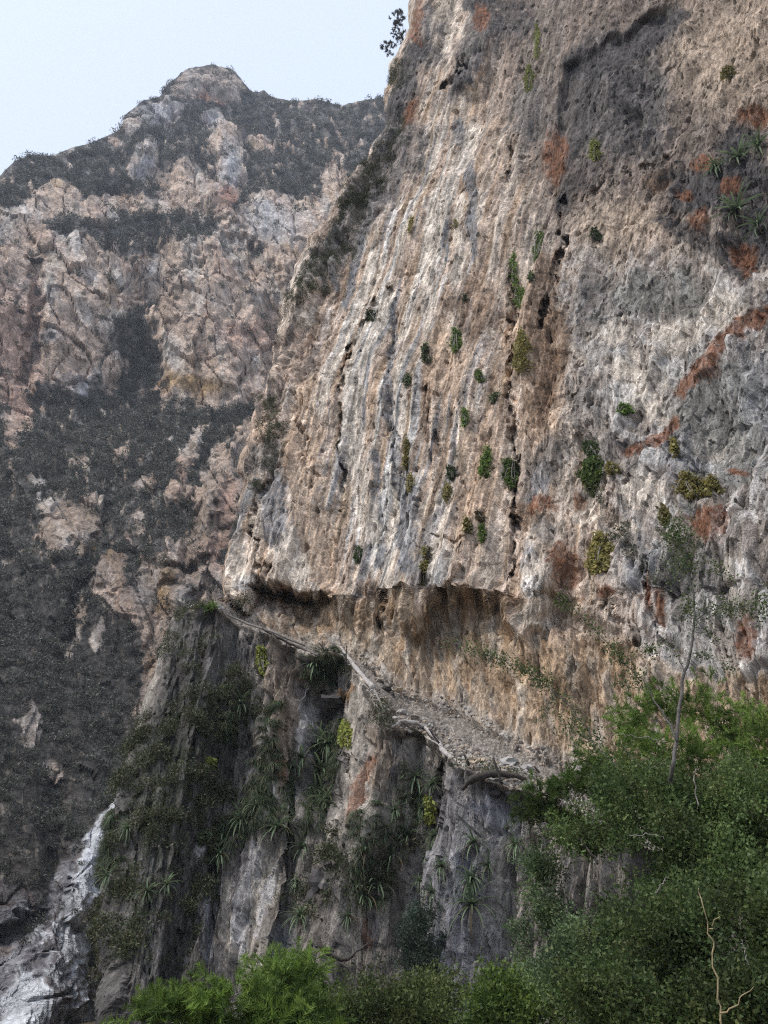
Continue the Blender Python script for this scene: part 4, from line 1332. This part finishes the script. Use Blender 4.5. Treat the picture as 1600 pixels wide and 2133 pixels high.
for a_ in [
    (1545, 335, 34, 'spiky pale green rosette on the black rock, topmost near the right edge'),
    (1502, 362, 24, 'small spiky rosette just below left of the topmost one on black rock'),
    (1600, 318, 24, 'spiky rosette cut by the picture edge beside the topmost one'),
    (1550, 452, 40, 'largest spiky rosette on the black rock under the rusty blocks'),
    (1582, 470, 28, 'spiky rosette overlapping the largest one on its right'),
    (1030, 1915, 46, 'largest drooping rosette on the lower grey slab'),
    (1020, 1855, 34, 'drooping rosette directly above the largest one on the grey slab'),
    (1010, 1775, 36, 'solitary drooping rosette high on the lower grey slab'),
    (945, 1890, 32, 'drooping rosette left of the pale groove in the grey slab'),
    (968, 1838, 28, 'rosette half way between the solitary one and the groove'),
    (1048, 1820, 26, 'small rosette up and right of the column of drooping ones'),
    (885, 1640, 34, 'rosette hanging right under the bleached branch of the trail edge'),
    (915, 1650, 24, 'small rosette at the right of the one under the bleached branch'),
    (862, 1680, 32, 'rosette down left from the one under the bleached branch'),
    (895, 1700, 26, 'rosette in the middle of the hanging group under the branch'),
    (870, 1755, 34, 'broad rosette at the foot of the hanging group under the branch'),
    (912, 1745, 28, 'rosette right beside the broad one at the foot of the group'),
    (918, 1790, 24, 'small lowest rosette of the hanging group under the branch'),
    (835, 1700, 26, 'pale drooping rosette at the left side of the hanging group'),
    (660, 1545, 42, 'wide rosette at the top of the dark recess under the ledge block'),
    (695, 1560, 36, 'rosette with long leaves reaching right in the dark recess'),
    (640, 1590, 34, 'rosette at the left wall of the dark recess'),
    (675, 1610, 40, 'bright rosette in the centre of the dark recess'),
    (655, 1650, 32, 'rosette under the bright central one in the dark recess'),
    (690, 1670, 40, 'drooping rosette near the bottom of the dark recess'),
    (715, 1690, 28, 'small rosette at the bottom right of the dark recess'),
    (620, 1610, 26, 'small rosette on the rib left of the dark recess'),
    (590, 1735, 34, 'rosette on the ledge over the pale striped buttress'),
    (640, 1775, 30, 'bright rosette on the dark block right of the striped buttress'),
    (665, 1935, 34, 'long leaved rosette hanging under the dark boulders')]:
    rosette(*a_)
for a_ in [
    (505, 1480, 30, 'dark drooping rosette on the black slab of the knoll'),
    (655, 1385, 30, 'rosette in the green cap of the block under the trail'),
    (680, 1405, 24, 'small rosette right of the green cap on the trail block'),
    (668, 1440, 18, 'tiny yellowish rosette beside the pale dead branch'),
    (345, 1870, 22, 'small rosette on the left face of the knoll foot'),
    (250, 1850, 24, 'rosette at the pale left edge of the knoll foot'),
    (300, 1900, 24, 'rosette lower down inside the scrub of the knoll foot'),
    (270, 1760, 22, 'rosette high in the scrub of the knoll foot'),
    (470, 1755, 32, 'rosette at the left end of the grassy ledge'),
    (520, 1725, 34, 'rosette in the middle of the grassy ledge'),
    (550, 1700, 28, 'rosette at the upper right of the grassy ledge'),
    (480, 1810, 26, 'rosette below the left end of the grassy ledge'),
    (610, 1700, 24, 'rosette between the two pale stumps of rock'),
    (790, 1795, 40, 'dark bluish rosette over the dark hollow in the lower rock'),
    (840, 1800, 32, 'dry yellowish rosette with a dead stalk in the lower rock'),
    (815, 1860, 34, 'drooping rosette under the dry yellowish one'),
    (780, 1880, 34, 'long leaved drooping rosette left of the reddish stain'),
    (745, 1920, 24, 'small rosette on the tan rib under the drooping ones'),
    (640, 1850, 22, 'small rosette over the dark boulders'),
    (1100, 1780, 26, 'rosette at the edge of the big green bush by the slab'),
    (925, 1870, 18, 'tiny rosette left of the pale groove in the grey slab')]:
    rosette(*a_, parts=False, n=30)


# ================================================================== TREES AND BUSHES NEAR THE VIEWER
def crown_leaves(blobs, n, kind, pal, tip=None):
    """blobs: (px, py, rx, ry, d, depth radius); leaves in tufts spread through the blobs, denser towards their skins"""
    tot = sum(b[2] * b[3] for b in blobs)
    Vs, Fs, Cs, off_ = [], [], [], 0
    tufts = []
    for b in blobs:
        c0 = P(b[0], b[1], b[4])
        m = .61e-3 * np.linalg.norm(c0 - CAM)
        rx, rz, ry = b[2] * m, b[3] * m, b[5]
        nb_ = int(n * b[2] * b[3] / tot)
        per = 34 if kind == 'feather' else 26
        nt_ = max(6, nb_ // per)
        u_ = unit(rng.normal(size=(nt_, 3))) * (rng.random((nt_, 1)) ** .40)
        lump = 1 + .55 * pn(u_[:, 0] * 2.2 + b[0], u_[:, 1] * 2.2, u_[:, 2] * 2.2, 7)[:, None]
        T = c0 + u_ * lump * np.array([rx, ry, rz])
        tone = rng.uniform(.7, 1.3, (nt_, 1)) * (1 + .6 * pn(T[:, 0] * 1.6, T[:, 1] * 1.6, T[:, 2] * 1.6, 3)[:, None])
        bright = np.clip(u_[:, 2:3] * .9 + .15 + rng.normal(size=(nt_, 1)) * .35, 0, 1)
        base = np.array(pal)[rng.integers(0, len(pal), nt_)]
        if tip is not None:
            base = base + (np.array(tip) - base) * bright * .8     # young growth, with lit tops also put into the colour
        base = base * tone
        out = unit(u_ + np.array([0, 0, .55]) + rng.normal(size=(nt_, 3)) * .5)
        hole = pn(T[:, 0] * 2.1, T[:, 1] * 2.1, T[:, 2] * 2.1, 9) > -.10
        T, base, out = T[hole], base[hole], out[hole]
        nt_ = len(T)
        tufts.append((c0, T))
        if kind == 'feather':
            for i in range(nt_):
                L_ = rng.uniform(.16, .34)
                k = per // 2
                t = np.linspace(.1, 1, k)
                ax_ = out[i]
                s_ = unit(np.cross(ax_, rng.normal(size=3)))
                p = T[i] + ax_ * (t[:, None] - .5) * L_ + np.array([0, 0, -.06]) * (t[:, None] ** 2)
                C = np.concatenate([p, p])
                D = unit(np.concatenate([ax_ * .9 + s_, ax_ * .9 - s_])[None].repeat(1, 0)).reshape(2, 3)
                D = np.concatenate([np.repeat(D[:1], k, 0), np.repeat(D[1:], k, 0)])
                D = unit(D + rng.normal(size=D.shape) * .16)
                ll = np.tile(np.sin(t * 2.6 + .35), 2) * .075 + .02
                g = np.repeat(base[i:i + 1], 2 * k, 0) * rng.uniform(.8, 1.2, (2 * k, 1))
                V, F_, CC = leaf_tris(C, D, ll, np.full(2 * k, .011), g)
                Vs.append(V); Fs.append(F_ + off_); Cs.append(CC); off_ += len(V)
        else:
            C = np.repeat(T, per, 0) + rng.normal(size=(nt_ * per, 3)) * .05 + np.repeat(out, per, 0) * rng.uniform(-.16, .16, (nt_ * per, 1))
            D = unit(np.repeat(out, per, 0) + rng.normal(size=C.shape) * .8)
            g = np.repeat(base, per, 0) * rng.uniform(.75, 1.3, (len(C), 1))
            ls = {'leaf': (.042, .024), 'small': (.024, .016), 'long': (.26, .07)}[kind]
            V, F_, CC = leaf_tris(C, D, rng.uniform(.7, 1.3, len(C)) * ls[0], rng.uniform(.7, 1.2, len(C)) * ls[1] * 1.3, g)
            Vs.append(V); Fs.append(F_ + off_); Cs.append(CC); off_ += len(V)
    return np.concatenate(Vs), np.concatenate(Fs), np.concatenate(Cs), tufts


def tree(name, label, cat, blobs, n, kind, pal, tip=None, base=None, group=None, thick=.07):
    cs = np.array([P(b[0], b[1], b[4]) for b in blobs])
    if base is None:
        base = np.array([cs[:, 0].mean(), cs[:, 1].mean(), -.35])
    else:
        base = np.array(base, float)
    V, F_, C_, tufts = crown_leaves(blobs, n, kind, pal, tip)
    root = link(name, None, loc=base)
    tag(root, label, cat, group)
    link('crown', mesh_np('crown', V - base, F_, 3, C_, smooth=False), M_LEAF, root)
    fork = base + (cs.mean(0) - base) * .38
    tr_ = [tube(smooth_path([base, base + (fork - base) * .5 + rng.normal(size=3) * .08, fork], 6, .01), np.linspace(thick, thick * .75, 6), 8)]
    br = []
    for (c0, T) in tufts:
        mid = (fork + c0) / 2 + rng.normal(size=3) * .12
        br.append(tube(smooth_path([fork, mid, c0], 7, .01), np.linspace(thick * .55, thick * .22, 7), 6))
        for j in rng.integers(0, len(T), min(len(T), 40)):
            a = mid + (c0 - mid) * rng.uniform(.2, 1)
            br.append(tube(smooth_path([a, (a + T[j]) / 2 + rng.normal(size=3) * .06, T[j]], 5), np.linspace(thick * .17, .004, 5), 4))
    link('trunk', tubes_mesh('trunk', tr_), M_BARK, root)
    link('branches', tubes_mesh('branches', br), M_BARK, root)
    return root


FEA = [(0.099, 0.161, 0.027), (0.076, 0.132, 0.024), (0.129, 0.191, 0.031), (0.061, 0.102, 0.023)]
FTIP = (.20, .29, .065)
DRK = [(0.084, 0.132, 0.039), (0.107, 0.154, 0.043), (0.068, 0.102, 0.034), (0.152, 0.175, 0.056)]
MIX = [(0.098, 0.155, 0.043), (0.123, 0.174, 0.051), (0.071, 0.118, 0.033), (0.181, 0.205, 0.073), (0.104, 0.149, 0.058)]
SAG = [(0.137, 0.198, 0.077), (0.168, 0.220, 0.090), (0.099, 0.146, 0.060)]
tree('feathery_tree', 'tall feathery green tree with bright tips behind the thin grey trunk', 'tree',
     [(1340, 1500, 66, 56, 11.5, .6), (1430, 1480, 90, 62, 11.8, .7), (1530, 1520, 80, 60, 11.8, .7), (1410, 1580, 120, 60, 11.2, .8), (1590, 1580, 70, 80, 11.5, .7), (1260, 1570, 54, 44, 11.2, .5)], 62000, 'feather', FEA, FTIP, thick=.09)
tree('feathery_bush', 'bright feathery bush spilling over the lower end of the trail', 'bush',
     [(1145, 1655, 62, 34, 12.2, .4), (1120, 1690, 46, 34, 12.2, .4), (1210, 1640, 60, 42, 12.0, .45), (1180, 1710, 56, 40, 12.0, .4), (1270, 1640, 50, 50, 11.8, .4)], 26000, 'feather', FEA, (.10, .18, .035), thick=.06)
tree('leafy_tree', 'broad dull green tree filling the space under the feathery crown', 'tree',
     [(1330, 1670, 110, 70, 10.6, .7), (1460, 1690, 110, 80, 10.6, .7), (1570, 1720, 80, 100, 10.6, .7), (1390, 1790, 100, 70, 10.4, .6), (1500, 1830, 110, 80, 10.2, .6), (1220, 1740, 54, 40, 10.8, .4)], 88000, 'leaf', MIX, (.15, .22, .075), thick=.08)
tree('leafy_shrub', 'grey green shrub in the lower right corner below the broad tree', 'shrub',
     [(1500, 1960, 120, 90, 9.4, .6), (1370, 1950, 100, 80, 9.6, .6), (1590, 1900, 60, 90, 9.4, .5), (1430, 2080, 150, 80, 9.0, .6), (1570, 2090, 80, 80, 9.0, .5), (1280, 2060, 90, 80, 9.4, .5)], 92000, 'leaf', DRK + MIX[:2], (.08, .12, .045), thick=.06)
tree('sage_shrub', 'pale grey green shrub against the grey slab left of the broad tree', 'shrub',
     [(1130, 1900, 44, 60, 12.5, .4), (1110, 1990, 50, 60, 12.2, .4), (1180, 1990, 60, 60, 11.8, .4), (1230, 1950, 50, 50, 11.5, .4), (1160, 2070, 70, 60, 11.4, .4), (1130, 1810, 34, 40, 12.8, .3)], 40000, 'leaf', SAG, (.09, .14, .08), thick=.05)
tree('leafy_bush', 'small bright yellow green bush at the bottom right of the grey slab', 'bush',
     [(1050, 2085, 44, 40, 10.2, .3), (1020, 2120, 40, 34, 10.0, .3), (1090, 2130, 54, 34, 10.0, .3)], 13000, 'leaf', [(.07, .12, .025), (.09, .14, .03)], (.15, .22, .04), thick=.03)
tree('feathery_bush', 'wide bright green feathery bush at the bottom of the view', 'bush',
     [(560, 2030, 70, 44, 9.2, .4), (470, 2070, 80, 44, 9.2, .45), (370, 2100, 80, 36, 9.2, .4), (280, 2130, 70, 26, 9.2, .35), (640, 2040, 40, 44, 9.4, .35), (600, 2110, 90, 50, 9.0, .45), (460, 2130, 110, 40, 9.0, .4)], 60000, 'feather', FEA, (.15, .22, .05), thick=.06)
tree('dark_shrub', 'dark blue green shrub clinging to the lower rock beside the slab', 'shrub',
     [(880, 1950, 50, 44, 17.2, .5), (870, 2010, 56, 50, 17.0, .5), (885, 1910, 36, 30, 17.3, .4)], 15000, 'leaf', [(.03, .05, .035), (.04, .06, .04)], (.06, .085, .06), base=near_at(880, 2030)[0] + near_at(880, 2030)[1] * .1, thick=.04)
tree('dull_shrub', 'low dull green shrub at the bottom centre between bush and slab', 'shrub',
     [(830, 2090, 70, 50, 11.8, .4), (900, 2080, 60, 50, 12, .4), (740, 2100, 70, 40, 11.4, .4), (880, 2130, 90, 40, 11.5, .4)], 26000, 'leaf', DRK, (.09, .11, .04), thick=.04)


# ---- thin grey tree in front, with leafy twigs
def leafy_twig(pts, rad, dens, lst, spread=.10, r0=0.0):
    """twig tube plus leaves along it"""
    q = smooth_path(pts, 14, .012)
    lst['tubes'].append(tube(q, np.linspace(rad, .004, 14), 5))
    L_ = np.linalg.norm(np.diff(q, axis=0), axis=1).sum()
    n = int(dens * L_)
    t = rng.uniform(r0, 1, n) * 13
    i = np.clip(t.astype(int), 0, 12)
    p = q[i] + (q[i + 1] - q[i]) * (t - i)[:, None]
    lump = ss(-.25, .2, pn(p[:, 0] * 5, p[:, 2] * 5, p[:, 1], 11))
    keep = rng.random(n) < .2 + .8 * lump
    p = p[keep]
    p = p + rng.normal(size=p.shape) * spread * np.array([1, 1, .8])
    lst['leaf'].append(p)


def px3(lst, d):
    return [P(x, y, d + (q[0] if q else 0)) for (x, y, *q) in lst]


tw = dict(tubes=[], leaf=[])
D0 = 10.0
base = P(1392, 1640, D0 + .3)
trunk_pts = [np.array([base[0] - .1, base[1] + .9, -.35])] + px3([(1385, 1760, .9), (1392, 1680, .5), (1400, 1600), (1411, 1540), (1420, 1430), (1436, 1370), (1446, 1300), (1442, 1230), (1430, 1170), (1415, 1120)], D0)
tq = smooth_path(trunk_pts, 34, .006)
root = link('slender_tree', None, loc=trunk_pts[0])
tag(root, 'slender sparse tree with a crooked pale grey trunk in front of the wall', 'tree')
trk = [tube(tq, np.interp(np.linspace(0, 1, 34), [0, .35, .8, 1], [.034, .024, .013, .005]), 7, .06),
       tube(smooth_path(px3([(1411, 1545), (1390, 1500), (1362, 1462), (1350, 1430), (1332, 1410)], D0 - .1), 12, .006), np.linspace(.014, .005, 12), 6)]
for pts, rad, dn, sp in [
    ([(1447, 1292), (1490, 1270), (1545, 1265), (1600, 1240), (1640, 1232)], .012, 330, .09),
    ([(1545, 1265), (1580, 1280), (1610, 1260)], .006, 260, .08),
    ([(1440, 1230), (1480, 1190), (1530, 1200)], .007, 110, .06),
    ([(1432, 1180), (1480, 1170), (1500, 1185)], .006, 70, .05),
    ([(1330, 1412), (1300, 1380), (1240, 1310), (1160, 1245)], .010, 300, .06),
    ([(1300, 1380), (1340, 1360), (1360, 1350)], .006, 220, .05),
    ([(1442, 1360), (1480, 1370), (1530, 1400)], .007, 150, .035),
    ([(1442, 1320), (1470, 1315), (1495, 1335)], .006, 130, .03),
    ([(1430, 1400), (1400, 1350), (1375, 1330)], .006, 60, .05),
    ([(1418, 1130), (1400, 1105), (1425, 1080)], .008, 600, .09),
    ([(1430, 1180), (1410, 1150), (1445, 1120)], .008, 600, .10),
    ([(1438, 1220), (1400, 1200), (1380, 1180)], .006, 300, .09),
    ([(1445, 1290), (1425, 1270), (1440, 1250)], .006, 380, .06),
    ([(1350, 1440), (1310, 1430), (1280, 1420)], .006, 90, .05),
    ([(1240, 1560), (1205, 1490), (1130, 1420), (1040, 1375), (930, 1335)], .012, 330, .075),
    ([(1130, 1420), (1120, 1400), (1090, 1395)], .006, 400, .06),
    ([(1190, 1470), (1170, 1450), (1190, 1430)], .005, 90, .05),
    ([(1230, 1540), (1190, 1520), (1200, 1480)], .007, 260, .10),
    ([(1160, 1445), (1140, 1480), (1115, 1505)], .004, 60, .05),
    ([(1300, 1600), (1240, 1560), (1210, 1520)], .010, 240, .12),
    ([(1380, 1590), (1340, 1600), (1290, 1545)], .008, 120, .08)]:
    leafy_twig(px3(pts, D0 - .1), rad * .7, dn * 3.2, tw, sp)
lp = np.concatenate(tw['leaf'])
g = np.array(MIX)[rng.integers(0, 5, len(lp))] * rng.uniform(.8, 1.6, (len(lp), 1))
V, F_, C_ = leaf_tris(lp - trunk_pts[0], unit(rng.normal(size=lp.shape) + [0, 0, .2]), rng.uniform(.024, .045, len(lp)), rng.uniform(.016, .026, len(lp)), g, True)
mt = tubes_mesh('trunk', [(v_ - trunk_pts[0], f_) for v_, f_ in trk])
link('trunk', mt, M_SAPLING, root)
link('twigs', tubes_mesh('twigs', [(v_ - trunk_pts[0], f_) for v_, f_ in tw['tubes']]), M_SAPLING, root)
link('leaves', mesh_np('leaves', V, F_, 4, C_), M_LEAF, root)


def stick(name, label, pts, rad, mat, cat='branch', group=None, sides=6, n=None, jit=.01, side=None):
    pts = [np.asarray(p) for p in pts]
    n = n or (4 * len(pts) + 3)
    q = smooth_path(pts, n, jit)
    rad = np.interp(np.linspace(0, 1, n), np.linspace(0, 1, len(rad)), rad)
    rad = rad * (.66 if mat in (M_DEAD, M_BARK) else 1) * rng.uniform(.82, 1.18, n)
    ts = [tube(q - pts[0], rad, sides, .2)]
    o = link(name, tubes_mesh(name, ts), mat, loc=pts[0])
    tag(o, label, cat, group)
    for s_pts, s_rad in (side or []):
        link('side_twig', tubes_mesh('side_twig', [tube(smooth_path([np.asarray(p) - pts[0] for p in s_pts], 8, jit), np.linspace(s_rad, s_rad * .3, 8), 5)]), mat, o)
    return o


stick('dry_stem', 'thin straw coloured bare stem rising from the lower right corner', px3([(1510, 2200), (1500, 2110), (1485, 2000), (1476, 1930), (1455, 1850)], 6.2), [.006, .006, .005, .004, .003], M_STEM, 'stem',
      side=[(px3([(1477, 1935), (1495, 1915), (1503, 1900)], 6.2), .004), (px3([(1500, 2110), (1535, 2085), (1570, 2055)], 6.15), .006)])
stick('bare_twig', 'curled pale bare twig inside the broad green tree', px3([(1455, 1680), (1450, 1640), (1446, 1612), (1456, 1600)], 9.2), [.009, .009, .007, .004], M_BARK, 'twig')
stick('bare_twig', 'long pale horizontal twig in the feathery crown', px3([(1390, 1545), (1330, 1535), (1280, 1528)], 9.6), [.009, .006, .003], M_BARK, 'twig')
stick('bare_twig', 'pale twig arching over the gap in the green foliage', px3([(1310, 1740), (1360, 1738), (1385, 1748)], 9.4), [.008, .006, .003], M_BARK, 'twig')
stick('bare_twig', 'dark forked twig crossing the gap in the green foliage', px3([(1245, 1800), (1225, 1770), (1205, 1745)], 10), [.014, .012, .006], M_DARKWOOD, 'twig')
stick('bare_twig', 'pale slanting twig right of the gap in the foliage', px3([(1365, 1860), (1380, 1840), (1392, 1826)], 9), [.010, .009, .006], M_BARK, 'twig')
stick('bare_twig', 'thin white twig in the shrub of the lower right corner', px3([(1560, 2010), (1552, 1980), (1545, 1960)], 8.2), [.005, .004, .003], M_DEAD, 'twig')

# ================================================================== RAILS, STAKES AND STONES ON THE TRAIL
def on(px, py, out=.1, up=0.0):
    p, n_ = near_at(px, py)
    return p + n_ * out + np.array([0, 0, up])


stick('dead_log', 'thick bleached dead log lying along the bend of the trail edge', [on(712, 1352), on(728, 1375, .15), on(755, 1412, .15), on(790, 1450, .15)], [.07, .11, .10, .12], M_DEAD, 'log', sides=9, n=14)
stick('dead_log', 'thin grey pole continuing down from the thick bleached log', [on(788, 1448, .12), on(805, 1480, .15), on(820, 1525, .1)], [.06, .045, .04], M_BARK, 'log', sides=7)
stick('dead_log', 'pale peeled log lying level on the trail rim over the tan rock', [on(828, 1530, .1), on(860, 1522, .15), on(900, 1530, .15)], [.05, .08, .07], M_DEAD, 'log', sides=8)
stick('dead_log', 'bleached crooked branch slanting down along the outer trail rim', [on(896, 1530, .15), on(925, 1562, .2), on(945, 1590, .2), on(990, 1620, .15)], [.07, .06, .085, .05], M_DEAD, 'log', sides=8,
      side=[([on(945, 1590, .2), on(930, 1572, .1), on(905, 1560, .1)], .04)])
stick('dead_log', 'thin dark pole running under the bleached crooked branch', [on(835, 1540, .1), on(895, 1562, .15), on(940, 1600, .15), on(985, 1622, .1)], [.035, .035, .03, .02], M_DARKWOOD, 'log')
stick('rail_pole', 'long weathered rail pole along the narrow ledge above the dark knoll', [on(428, 1272, .15), on(500, 1308, .25), on(570, 1334, .25), on(640, 1352, .2)], [.05, .055, .05, .045], M_BARK, 'pole', sides=7, n=14)
stick('rail_pole', 'short second pole leaning under the long rail on the ledge', [on(560, 1338, .15), on(610, 1352, .2), on(660, 1362, .15)], [.03, .035, .03], M_DARKWOOD, 'pole')
for (x0, y0, x1, y1, r_, lab) in [
    (722, 1345, 726, 1395, .03, 'dark stake standing at the upper end of the thick bleached log'),
    (893, 1518, 935, 1575, .028, 'long dark stake leaning across the bleached crooked branch'),
    (966, 1570, 998, 1614, .026, 'dark stake right of the end of the crooked branch'),
    (1027, 1578, 1064, 1648, .03, 'longest dark stake beside the prickly plant on the rim'),
    (1112, 1595, 1132, 1622, .02, 'small thin stake next to the feathery bush on the rim'),
    (852, 1515, 872, 1545, .022, 'short dark stake behind the pale level log'),
    (672, 1335, 676, 1362, .018, 'thin upright stick on the ledge left of the log, first of two'),
    (664, 1338, 684, 1364, .015, 'thin crossed stick on the ledge left of the log, second of two'),
    (598, 1336, 602, 1362, .022, 'dark peg propping the long rail pole from below'),
    (556, 1318, 557, 1336, .016, 'tiny upright peg at the middle of the long rail pole')]:
    d_ = on(x0, y0, .12)
    b_ = on(x1, y1, .22)
    dm = np.linalg.norm(b_ - CAM)
    t_ = P(x0, y0, np.hypot(*(b_ - CAM)[:2]) - .05)
    stick('wooden_stake', lab, [b_, (b_ + t_) / 2, t_], [r_, r_, r_ * .6], M_DARKWOOD, 'stake', 'stakes along the trail edge', n=5, jit=.004)
stick('dead_branch', 'thick dark dead root arching under the trail end stones', [on(1105, 1630, .2), on(1060, 1632, .3), on(1030, 1650, .3), on(1008, 1678, .2)], [.04, .07, .08, .04], M_DARKWOOD, 'branch', sides=7)
stick('dead_branch', 'pale dead branch sticking out under the green cap of the block', [on(640, 1472, .3), on(655, 1440, .35), on(668, 1412, .3)], [.03, .03, .015], M_DEAD, 'branch')
stick('dead_branch', 'thin dark fallen branch left of the pale dead branch', [on(700, 1478, .2), on(660, 1462, .3), on(636, 1432, .3)], [.02, .02, .012], M_DARKWOOD, 'branch')
stick('dead_branch', 'dark hooked branch standing out from the lower tan rib', [on(705, 1972, .3), on(730, 2005, .6), on(757, 2030, .6), on(800, 2010, .5), on(830, 1985, .4)], [.045, .05, .045, .02, .01], M_DARKWOOD, 'branch')
stick('dead_branch', 'short dark stick hanging over the grey rib above the hooked branch', [on(712, 1800, .3), on(722, 1830, .35), on(734, 1850, .3)], [.012, .02, .012], M_DARKWOOD, 'branch')
stick('dead_stalk', 'upright dark flower stalk over the dry yellowish rosette', [on(838, 1850, .3), on(838, 1815, .35), on(837, 1780, .3)], [.02, .02, .01], M_DARKWOOD, 'stalk')

# skyline bush at the top of the wall
tree('skyline_tree', 'thin wispy tree standing out from the cliff edge against the sky', 'tree',
     [(826, 45, 12, 24, 52, .8), (812, 98, 15, 18, 52, .9), (830, 76, 12, 16, 52, .8), (838, 30, 10, 14, 52, .6)], 4200, 'long', [(.05, .055, .05), (.07, .075, .06)], base=near_at(850, 130)[0], thick=.09)


def stone(r, sx, sy, sz, det=1):
    """angular chip: a box cut by random planes"""
    import bmesh
    bm = bmesh.new()
    bmesh.ops.create_icosphere(bm, subdivisions=det, radius=1)
    for v in bm.verts:
        k = 1 + r.uniform(-.2, .15) + (.25 * math.sin(v.co.x * 4 + sx * 90) * math.cos(v.co.y * 5 + sy * 50) if det > 1 else 0)
        v.co = Vector((v.co.x * sx * k, v.co.y * sy * k, v.co.z * sz * k))
    me = bpy.data.meshes.new('stone')
    bm.to_mesh(me); bm.free()
    a = me.color_attributes.new('Col', 'FLOAT_COLOR', 'POINT')
    g = np.array([(.40, .33, .25), (.30, .26, .22), (.46, .43, .39), (.22, .19, .16)][r.integers(0, 4)])
    for i in range(len(me.vertices)):
        a.data[i].color = (*g, 0)
    return me


SW = ['flat tan', 'small grey', 'pale', 'brown', 'rough grey', 'angular tan']
for i, (x_, y_, a_, b_, lab) in enumerate([
    (803, 1432, 20, 8, 'flat tan stone perched beside the lower end of the bleached log'),
    (812, 1448, 18, 7, 'flat dark stone under the perched tan stone'),
    (838, 1456, 16, 7, 'tan stone in the scree right of the bleached log'),
    (806, 1470, 16, 7, 'flat grey stone stacked against the thin grey pole'),
    (822, 1488, 15, 7, 'small brown stone on the trail beside the thin grey pole'),
    (846, 1500, 16, 9, 'brown stone wedged above the pale level log'),
    (830, 1510, 14, 9, 'rough stone wedged at the left end of the level log'),
    (870, 1508, 15, 8, 'tan stone behind the right half of the level log'),
    (1062, 1592, 26, 13, 'pale rounded boulder on the outer rim by the longest stake'),
    (1000, 1596, 24, 15, 'blue grey boulder on the outer rim left of the longest stake'),
    (1100, 1602, 18, 10, 'white stone at the lower end of the trail by the feathery bush'),
    (1048, 1664, 18, 12, 'tan block held under the dark dead root'),
    (1078, 1660, 20, 10, 'brown block at the right under the dark dead root'),
    (398, 1268, 20, 7, 'flat pale stone on the left top of the dark knoll'),
    (430, 1266, 18, 7, 'flat pale stone in the middle of the knoll top'),
    (462, 1278, 18, 10, 'whitish rounded stone at the right end of the knoll top'),
    (742, 1425, 10, 6, 'small grey stone tucked under the bleached log'),
    (700, 1462, 34, 15, 'ochre block jutting out over the dark recess'),
    (668, 1880, 20, 18, 'dark rounded boulder over the long leaved hanging rosette'),
    (700, 1860, 24, 26, 'larger black boulder beside the dark rounded one')]):
    p, n_ = near_at(x_, y_)
    m = .61e-3 * np.linalg.norm(p - CAM)
    me = stone(rng, a_ * m * .8, a_ * m * .7, b_ * m * .8, 2)
    if 'dark' in lab or 'black' in lab:
        for q in me.color_attributes['Col'].data: q.color = (.075, .07, .07, 0)
    if 'pale' in lab or 'whit' in lab:
        for q in me.color_attributes['Col'].data: q.color = (.36, .35, .335, 0)
    o = link('stone', me, M_STONE, loc=p + n_ * .02)
    o.rotation_euler = (rng.uniform(-.2, .2), rng.uniform(-.2, .2), rng.uniform(0, 3))
    tag(o, lab, 'stone', 'loose stones along the trail and ledges')

# loose gravel on the trail
gm2 = path_w * ss(.42, .6, tp) * (npx > 700) * (npx < 1250) * en + .16 * en * (np.abs(npy - INN + 8) < 14) * (npx > 740) * (npx < 1200)
pr_ = gm2.ravel() / gm2.sum()
idx = fr.choice(len(pr_), 3000, replace=False, p=pr_)
gp = []
for i in range(4):
    me = stone(fr, .5, .45, .35)
    V = np.zeros(len(me.vertices) * 3); me.vertices.foreach_get('co', V)
    F_ = np.array([list(p.vertices) for p in me.polygons])
    gp.append((V.reshape(-1, 3), F_, np.repeat([[(.42, .40, .37), (.26, .23, .2), (.34, .28, .22), (.16, .14, .13)][i]], len(me.vertices), 0)))
    bpy.data.meshes.remove(me)
scatter('trail_rubble', Pnd.reshape(-1, 3)[idx], None, .03 + .14 * fr.random(len(idx)) ** 3, gp, M_STONE, 'loose grey gravel and chips strewn over the outer half of the trail')
